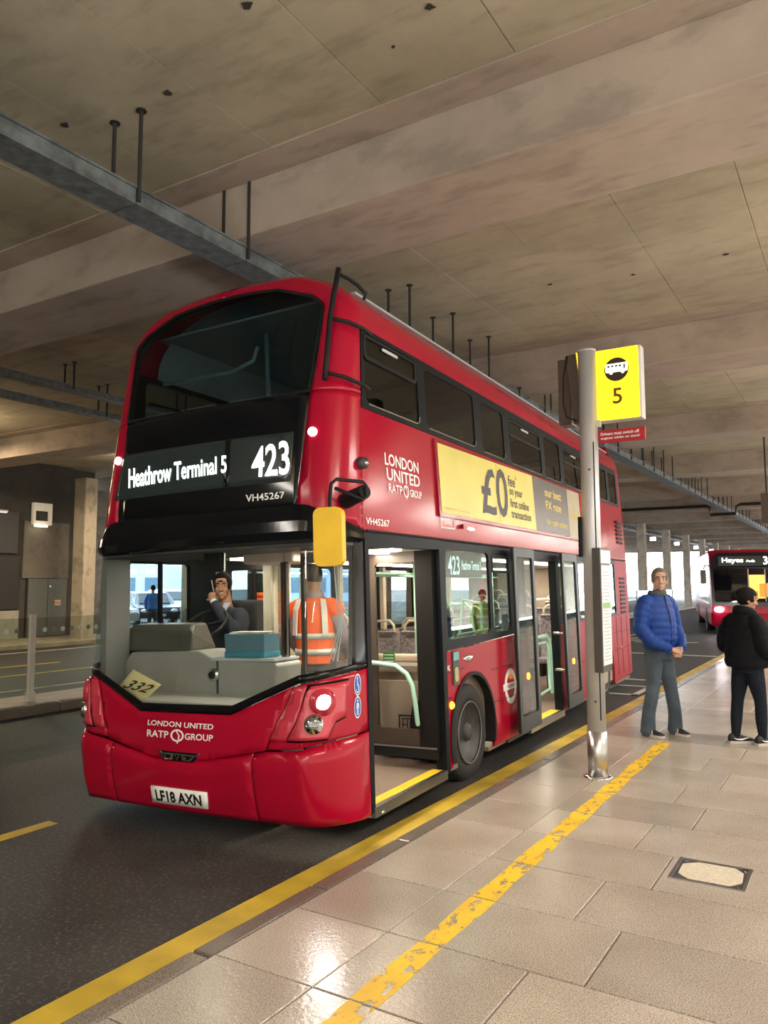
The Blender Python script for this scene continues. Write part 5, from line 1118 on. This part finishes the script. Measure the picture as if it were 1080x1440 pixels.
j = MB(); torso(j, [(0, 0, .86, .195, .15), (0, 0, 1.0, .20, .155), (0, 0, 1.2, .21, .155), (0, -.01, 1.36, .215, .14), (0, -.01, 1.45, .19, .115), (0, 0, 1.51, .11, .09)], 26)
for k in (-1, 1): sleeve(j, [(k * .17, -.01, 1.42), (k * .215, -.01, 1.38)], [.085, .095])
j = fuse(j.obj('vest', HIVIS, t), .009, 3); vest_bands(j, (.98, 1.13), .212, .165, REFL)
for k in (-1, 1): q = MB(); q.add([V((k * .135, -.158, 1.14)), V((k * .185, -.132, 1.14)), V((k * .175, -.128, 1.40)), V((k * .15, -.10, 1.485)), V((k * .10, -.112, 1.49)), V((k * .125, -.152, 1.38))], [(0, 1, 2, 5), (5, 2, 3, 4)]); o = q.obj('reflective_strap', REFL, j); s = o.modifiers.new('t', 'SOLIDIFY'); s.thickness = .016; s.offset = 0
b = MB(); 
for k in (-1, 1): sleeve(b, [(k * .18, -.01, 1.42), (k * .235, -.01, 1.30), (k * .285, .02, 1.12), (k * .25, .18, .97)], [.075, .07, .062, .05])
b.rings([[V((r * cos(a), r * sin(a), z)) for a in [2 * pi * k / 20 for k in range(20)]] for r, z in ((.105, 1.47), (.085, 1.55), (.078, 1.57))]); fuse(b.obj('shirt', mat('shirt_mauve', (.30, .25, .30), .8), t), .009, 2)
b = MB(); torso(b, [(0, 0, .80, .16, .125), (0, 0, .95, .165, .125)]); 
for k in (-1, 1): sleeve(b, [(k * .09, 0, .90), (k * .12, .02, .5), (k * .12, -.01, .06)], [.11, .08, .07])
fuse(b.obj('trousers', mat('trouser_grey', (.06, .06, .065), .85), t), .009, 2)
for k in (-1, 1): shoe(t, (k * .12, 0, 0), 0, SHB, SHB)

# ---- things lying in the cab
t = tag(empty('hi_vis_vest'), 'orange and silver reflective vest hanging behind the person at the wheel', 'vest'); t.matrix_world = BM @ Matrix.Translation((-1.80, -.46, 1.33))
m = MB(); R_ = []
for i in range(9):
    z = .46 - .055 * i; R_.append([V((-.16 + .32 * k / 8 + .008 * sin(i), -.012 * sin(k * 1.3 + i * .5) - .01, z)) for k in range(9)])
for a, b_ in zip(R_, R_[1:]): m.add(a + b_, [(k, k + 1, k + 10, k + 9) for k in range(8)])
q = m.obj('vest_cloth', HIVIS, t, True); s = q.modifiers.new('t', 'SOLIDIFY'); s.thickness = .012
MB().b2(-.03, .035, -.034, -.026, .02, .46).obj('reflective_strip', REFL, t); MB().b2(-.155, .16, -.034, -.028, .1, .15).obj('reflective_strip', REFL, t)
t = tag(empty('cash_tray'), 'blue grey plastic box standing on the dashboard beside the cab post', 'box'); t.matrix_world = BM @ Matrix.Translation((-1.14, -1.58, 1.264))
m = MB(); m.rings([[V((sx * a, sy * b_, z)) for sx, sy in ((-1, -1), (1, -1), (1, 1), (-1, 1))] for a, b_, z in ((.19, .09, 0), (.20, .10, .05), (.205, .105, .185), (.195, .095, .185), (.185, .085, .02))]); bevel(m.obj('box_body', mat('tray_blue', (.10, .20, .27), .35), t), .006)
bevel(MB().b2(-.206, .206, -.106, .106, -.001, .045).obj('box_foot', mat('tray_teal', (.05, .24, .34), .35), t), .008); m = MB()
for i in range(4): m.box((-.03 + .01 * i, 0, .175 + .008 * i), (.32, .16, .003), radians(3 * i - 4))
m.obj('papers', WHITE, t)
t = tag(empty('route_card', M=BM.copy()), 'cream card with route number leaning inside the windscreen corner', 'card')
cq = [(-.775, 1.045), (-.46, .965), (-.275, 1.10), (-.60, 1.205)]
o = skin('card', cq, mat('card_cream', (.78, .66, .34), .6), -.035, .08, .004, t)
text('card_number', '332', lambda u, v: S(*[ (cq[0][k] * (1 - u) + cq[1][k] * u) * (1 - v) + (cq[3][k] * (1 - u) + cq[2][k] * u) * v for k in (0, 1)] if False else ((-.66 + .27 * u - .05 * (1 - v) + .08 * v), 1.065 - .035 * u + .06 * v), -.032), mat('card_ink', (.03, .03, .03), .5), t)

# ================================================================== BUS STOP POST
t = tag(empty('bus_stop_post', (-2.055, 6.86, 0)), 'tall steel bus stop post with yellow lit sign and timetable case', 'bus stop')
POST = mat('post_aluminium', (.50, .51, .52), .42, metal=.35, var=.1, scale=2)
MB().cyl((0, 0, .36), (0, 0, 3.80), .080, seg=32).obj('pole', POST, t, True); MB().cyl((0, 0, .0), (0, 0, .40), .085, seg=32).obj('collar', STEEL, t, True)
m = MB(); m.tube([(0, 0, 0), (0, 0, .012), (0, 0, .02)], [.125, .125, .095], 32); m.obj('base_ring', CHROME, t, True)
m = MB(); m.cyl((0, 0, 3.795), (0, 0, 3.812), .084, seg=32); m.obj('pole_cap', POST, t, True)
for y in (2.7, .66): MB().cyl((.02, -.080, y), (.02, -.0835, y), .009, seg=8).obj('screw', RUB, t)
MB().b2(.052, .060, -.062, -.05, .50, 2.95).obj('pole_slot', RUB, t)
YS_ = mat('lit_yellow_sign', (1, .72, .02), .4, emit=(1, .62, .01), strength=1.35)
sg = bevel(MB().b2(.06, .475, .02, .15, 3.14, 3.80).obj('sign_box', LGREY, t), .01)
m = MB(); m.plate([rrect(.068, .455, 3.148, 3.792, .012)], lambda u, v, w_: V((u, .012 - w_, v)), .012); m.obj('sign_face', YS_, sg)
SB = mat('sign_black', (.035, .02, .005), .5)
m = MB(); m.add([V((.262 + .108 * cos(2 * pi * k / 40), .0105, 3.600 + .108 * sin(2 * pi * k / 40))) for k in range(40)], [tuple(range(40))]); m.obj('bus_symbol_disc', SB, sg, norm=False)
SW = mat('sign_white', (1, 1, 1), .4, emit=(1, .97, .92), strength=1.3)
m = MB(); m.plate([rrect(.165, .362, 3.575, 3.655, .012), *[rrect(a, a + .022, 3.622, 3.640, .003) for a in (.182, .216, .250, .284)], rrect(.325, .340, 3.600, 3.642, .003)], lambda u, v, w_: V((u, .0090 - w_, v)), .001); m.obj('bus_symbol', SW, sg)
m = MB()
for cx in (.215, .318): m.add([V((cx + .016 * cos(2 * pi * k / 16), .0085, 3.572 + .016 * sin(2 * pi * k / 16))) for k in range(16)], [tuple(range(16))])
m.obj('bus_symbol_wheels', SW, sg, norm=False)
text('stop_number', '5', lambda u, v: V((.222 + .085 * u, .0100, 3.285 + .145 * v)), mat('stop_ink', (.16, .07, .0), .5), sg)
bx = MB(); bx.b2(-.055, .055, .0, .16, -.33, .33); q = bevel(bx.obj('queue_sign_box', BROWN, t), .012); q.location = (-.14, .06, 3.49); q.rotation_euler = (0, radians(-6), 0)
e_ = MB().b2(.056, .064, -.004, .02, -.33, .33).obj('sign_edge', YS_, q)
q2 = bevel(MB().b2(-.32, -.20, .12, .30, 3.17, 3.80).obj('queue_sign_back', BROWN, t), .01)
MB().tube([(-.20, .05, 3.80), (-.235, .03, 3.6), (-.24, .03, 3.35), (-.21, .03, 3.22), (-.12, .04, 3.18)], .008, 8).obj('sign_cable', RUB, t, True)
MB().b2(-.07, -.04, -.03, .03, 3.46, 3.56).obj('sign_clamp', mat('clamp_yellow', (.6, .4, .05), .4), t); MB().b2(.07, .11, -.02, .02, 3.09, 3.15).obj('sign_bracket', CREAM, t)
rs = bevel(MB().b2(.075, .49, .03, .05, 2.945, 3.062).obj('red_notice', mat('notice_red', (.36, .012, .018), .4), t), .003)
text('notice_lettering', 'Drivers must switch off', lambda u, v: V((.10 + .34 * u, .028, 3.012 + .027 * v)), WHITE, rs); text('notice_lettering', 'engines whilst on stand', lambda u, v: V((.10 + .34 * u, .028, 2.970 + .027 * v)), WHITE, rs)
tc_ = bevel(MB().b2(.075, .150, -.27, .02, .93, 1.99).obj('timetable_case', mat('case_dark', (.05, .045, .042), .4), t), .008)
MB().b2(.150, .154, -.255, .005, .99, 1.84).obj('timetable_sheet', mat('timetable_paper', (.72, .74, .74), .5), tc_); MB().b2(.148, .156, -.27, .02, 1.86, 1.97).obj('case_cap', STEEL, tc_)
m = MB()
for i in range(26): m.b2(.1545, .1550, -.235 + .02 * (i % 2), -.02 - .03 * (i % 3), 1.03 + .03 * i, 1.036 + .03 * i)
m.obj('timetable_lines', mat('timetable_ink', (.3, .33, .36), .6), tc_); MB().b2(.1545, .1552, -.24, -.01, 1.47, 1.52).obj('timetable_band', mat('timetable_green', (.25, .45, .2), .6), tc_)
MB().b2(.07, .078, .02, .30, 1.25, 1.95).obj('side_pane', PGLASS, tc_); MB().b2(-.10, -.085, -.07, .02, 1.92, 2.28).obj('back_plate', RUB, t)

# ================================================================== SINGLE DECKER (arriving)
t = tag(empty('single_decker_bus', (-4.56, 28.9, ZR), radians(12.4)), 'red and black single decker bus arriving with headlamps lit beyond the padded coat', 'bus')
W2, L2, H2 = 2.5, 11.0, 2.95
b = MB(); prof = [(0, .28), (-.05, .75), (-.02, 1.15), (.10, 2.3), (.22, 2.75), (.45, 2.93), (10.8, 2.95), (L2, 2.6), (L2, .3)]
b.plate([prof], lambda u, v, w_: V((w_ + W2, u, v)), W2); body = bevel(b.obj('body', RED, t), .10, 3)
DK2 = mat('dark_front', (.012, .014, .028), .15)
MB().plate([[(.05, .98), (W2 - .05, .98), (W2 - .05, 1.6), (W2 - .03, 2.3), (W2 - .1, 2.7), (W2 - .3, 2.83), (.3, 2.83), (.1, 2.7), (.03, 2.3), (.05, 1.6)]], lambda u, v, w_: V((u, lerp(v, [(.95, -.06), (1.15, -.045), (2.3, .07), (2.75, .18), (2.84, .26)]) - .02 - w_, v)), .03).obj('front_mask', DK2, t)
ws = MB().plate([rrect(.14, W2 - .14, 1.12, 2.28, .08)], lambda u, v, w_: V((u, lerp(v, [(1.05, -.05), (2.3, .07)]) - .05, v)), .006).obj('windscreen', glass('far_windscreen', (.25, .28, .35), .06, .4), t)
MB().plate([rrect(1.25, 1.75, 1.25, 2.05, .03)], lambda u, v, w_: V((u, lerp(v, [(1.05, -.05), (2.3, .07)]) - .06, v)), .004).obj('lit_cab', mat('lit_cab', (.9, .55, .1), .5, emit=(1, .62, .18), strength=1.0), t)
for r in ((1.12, 1.5, 1.2, 1.5), (1.55, 1.9, 1.3, 1.75), (1.8, 2.3, 1.2, 1.3)): MB().b2(r[0], r[1], -.125, -.12, r[2], r[3]).obj('cab_item', mat('cab_orange', (.8, .3, .03), .5, emit=(1, .4, .05), strength=.6), t)
for x in (1.2, 1.72, 1.95): MB().b2(x, x + .035, -.14, -.13, 1.15, 2.25).obj('cab_post', LGREY, t)
f2 = lambda x0, x1, z0, z1: (lambda u, v: V((x0 + (x1 - x0) * u, .010, z0 + (z1 - z0) * v)))
dd = MB().b2(.30, 2.3, .015, .06, 2.36, 2.70).obj('destination_display', BLACK, t)
text('destination_lettering', 'Hayes', f2(.42, 1.10, 2.43, 2.64), WLED, dd); text('destination_lettering', 'Asda', f2(1.18, 1.46, 2.49, 2.57), WLED, dd); text('route_number', '350', f2(1.72, 2.22, 2.40, 2.68), WLED, dd)
for x in (.27, W2 - .27):
    MB().ell((x, -.07, .86), (.15, .06, .09)).obj('headlamp', mat('far_headlamp', (1, 1, 1), .3, emit=(.93, .95, 1), strength=60), t, True)
MB().b2(-.012, -.002, .5, 10.3, 1.15, 2.5).obj('side_glazing', mat('far_side_glass', (.30, .42, .50), .08, metal=.55), t)
for i in range(8): MB().b2(-.018, -.01, 1.7 + 1.15 * i, 1.78 + 1.15 * i, 1.12, 2.52).obj('window_pillar', BLACK, t)
MB().b2(-.014, -.004, .4, 10.6, 1.02, 1.10).obj('side_stripe', WHITE, t)
for s_, x in ((-1, 0), (1, W2)):
    for y in (2.5, 8.3): 
        o = wheel(0, 0, t, s_, .46); o.location = (x - s_ * .0 - .02 * -s_, y, .44)
MB().tube([(.05, .1, 2.35), (-.12, -.15, 2.4), (-.2, -.2, 2.25)], .02, 8).obj('mirror_arm', RUB, t); bevel(MB().b2(-.30, -.12, -.24, -.14, 1.75, 2.22).obj('mirror', mat('far_mirror', (.14, .12, .08), .4), t), .03)
text('plate', 'BU07', lambda u, v: V((1.0 + .5 * u, -.075, .40 + .1 * v)), WHITE, t) if False else MB().b2(.98, 1.52, -.075, -.05, .38, .49).obj('number_plate', WHITE, t)

# ================================================================== OUTSIDE, ON THE LEFT
def car(loc, rz, paint, label):
    t = tag(empty('car', loc, rz), label, 'car', 'cars parked outside')
    prof = [(-2.15, .35), (-2.2, .62), (-2.05, .80), (-1.2, .92), (-.55, 1.38), (.75, 1.45), (1.65, 1.02), (2.1, .92), (2.18, .60), (2.12, .32)]
    b = MB(); secs = [(-.86, .0), (-.80, .02), (.80, .02), (.86, .0)]
    R_ = []
    for x, _ in ((-.88, 0), (-.86, 1), (.86, 1), (.88, 0)):
        R_.append([V((x * (1 if z < .95 else .80), y * (1 if _ else .985), z)) for y, z in prof])
    bevel(b.rings(R_).obj('body', paint, t), .05, 2)
    for s_ in (-1, 1):
        q = MB(); q.add([V((s_ * .80, -.95, .99)), V((s_ * .80, 1.3, 1.02)), V((s_ * .725, .70, 1.40)), V((s_ * .725, -.50, 1.34))], [(0, 1, 2, 3)]); o = q.obj('side_window', BLACK, t); z = o.modifiers.new('t', 'SOLIDIFY'); z.thickness = .06; z.offset = 0
        for y in (-1.35, 1.35): o = wheel(s_ * .86, y, t, s_, .32, .2); o.location = (s_ * .88, y, .32)
    q = MB(); q.add([V((-.66, -1.17, .95)), V((.66, -1.17, .95)), V((.60, -.60, 1.36)), V((-.60, -.60, 1.36))], [(0, 1, 2, 3)]); o = q.obj('windscreen', BLACK, t); z = o.modifiers.new('t', 'SOLIDIFY'); z.thickness = .04; z.offset = 0
    q = MB(); q.add([V((-.62, 1.62, 1.06)), V((.62, 1.62, 1.06)), V((.58, .85, 1.42)), V((-.58, .85, 1.42))], [(0, 1, 2, 3)]); o = q.obj('rear_window', BLACK, t); z = o.modifiers.new('t', 'SOLIDIFY'); z.thickness = .04; z.offset = 0
    for x in (-.62, .62):
        MB().ell((x, -2.16, .66), (.16, .06, .08)).obj('headlamp', mat('car_lamp', (.8, .82, .85), .1), t, True); MB().ell((x, 2.14, .72), (.16, .06, .09)).obj('tail_lamp', mat('tail_red', (.5, .02, .03), .2), t, True)
    MB().b2(-.26, .26, -2.225, -2.19, .42, .53).obj('number_plate', WHITE, t); MB().b2(-.26, .26, 2.14, 2.18, .5, .61).obj('number_plate', WHITE, t)
    return t
CP1 = mat('car_white', (.7, .72, .74), .25, coat=.5); CP2 = mat('car_charcoal', (.035, .04, .05), .25, coat=.5); CP3 = mat('car_silver', (.36, .38, .40), .25, metal=.5, coat=.5)
car((-27.2, 24.0, ZR), radians(60), CP2, 'charcoal car parked outside, seen through the cab side window')
car((-31.5, 29.0, ZR), radians(75), CP3, 'silver car parked outside behind the charcoal car')
car((-26.4, 20.0, ZR), radians(92), CP1, 'white car outside just beyond the lit concrete column by the dark wall')
car((-36.5, 34.0, ZR), radians(70), CP1, 'white car parked farther off outside past the silver car')
def bystander(loc, rz, top, topname, label, legs, long=0):
    t = tag(empty('person', loc, rz), label, 'person')
    hc = V((0, .03, 1.62)); hR = Rz(0)
    b = MB(); head(b, hc, hR); sleeve(b, [(0, 0, 1.34), (0, .01, 1.46), (0, .02, 1.56)], [.075, .06, .058]); torso(b, [(0, 0, .9, .13, .1), (0, 0, 1.3, .15, .1), (0, 0, 1.42, .08, .07)])
    for k in (-1, 1):
        sleeve(b, [(k * .20, 0, 1.36), (k * .25, .01, 1.1), (k * .24, .12, .86)], [.05, .042, .03]); hand(b, (k * .24, .125, .86), (0, .5, -.85), (-k, .2, 0), k, .4); sleeve(b, [(k * .1, 0, .9), (k * .11, .02, .48), (k * .11, 0, .08)], [.07, .05, .04])
    fuse(b.obj('body', SKIN2, t), .010, 2); hair(hc, hR, 1, t, HAIRD)
    j = MB(); torso(j, [(0, 0, .86 - long, .19 + long * .2, .15 + long * .2), (0, 0, 1.0, .195, .15), (0, 0, 1.25, .205, .14), (0, 0, 1.40, .15, .10), (0, 0, 1.45, .09, .08)])
    for k in (-1, 1): sleeve(j, [(k * .16, 0, 1.37), (k * .235, 0, 1.22), (k * .26, .01, 1.08), (k * .245, .10, .89)], [.08, .075, .068, .052])
    j = fuse(j.obj(topname, top, t), .011, 2)
    b = MB(); torso(b, [(0, 0, .8, .15, .12), (0, 0, .92, .155, .12)])
    for k in (-1, 1): sleeve(b, [(k * .085, 0, .88), (k * .11, .01, .48), (k * .11, 0, .07)], [.10, .075, .065])
    fuse(b.obj('trousers', legs, t), .011, 2)
    for k in (-1, 1): shoe(t, (k * .11, 0, 0), 0, SHB, SHB)
    return t, j
bystander((-22.6, 20.1, ZR), radians(40), mat('jacket_bright_blue', (.03, .16, .55), .7), 'jacket', 'person in a bright blue jacket outside by the parked cars, seen through the cab window', TROU)
t, j = bystander((-.02, 16.8, 0), radians(150), mat('hi_vis_lime', (.42, .55, .06), .7), 'hi_vis_coat', 'person in a lime reflective coat far along the platform, mirrored in a lower side window', TROU, .12)
vest_bands(j, (1.0, 1.12), .208, .16, REFL)
# pale buildings and trees across the forecourt
BLD = mat('far_render', (.40, .44, .50), .8, var=.05); BLD2 = mat('far_cladding', (.26, .40, .58), .6, var=.06); WINM = mat('far_window', (.10, .16, .22), .15)
for i, (x, y, wx, wy, h, m_, lab) in enumerate(((-62, 46, 18, 12, 7.5, BLD, 'pale grey low building across the forecourt'), (-48, 62, 9, 9, 6.0, BLD2, 'blue clad building across the forecourt beside the pale one'))):
    t = tag(empty('building', (x, y, ZR), radians(40)), lab, 'building'); MB().b2(-wx / 2, wx / 2, -wy / 2, wy / 2, 0, h).obj('wall', m_, t); MB().b2(-wx / 2 - .2, wx / 2 + .2, -wy / 2 - .2, wy / 2 + .2, h, h + .35).obj('roof', LGREY, t); q0 = None
    for fl in range(int(h / 3)):
        for k in range(int(wx / 2.2)):
            if q0 is None: q = q0 = MB().b2(-.7, .7, -.06, .04, 0, 1.4).obj('window', WINM, t)
            else: q = q0.copy(); COL.objects.link(q)
            q.location = (-wx / 2 + 1.4 + 2.2 * k, -wy / 2, .9 + 3 * fl)
bpy.context.view_layer.update()
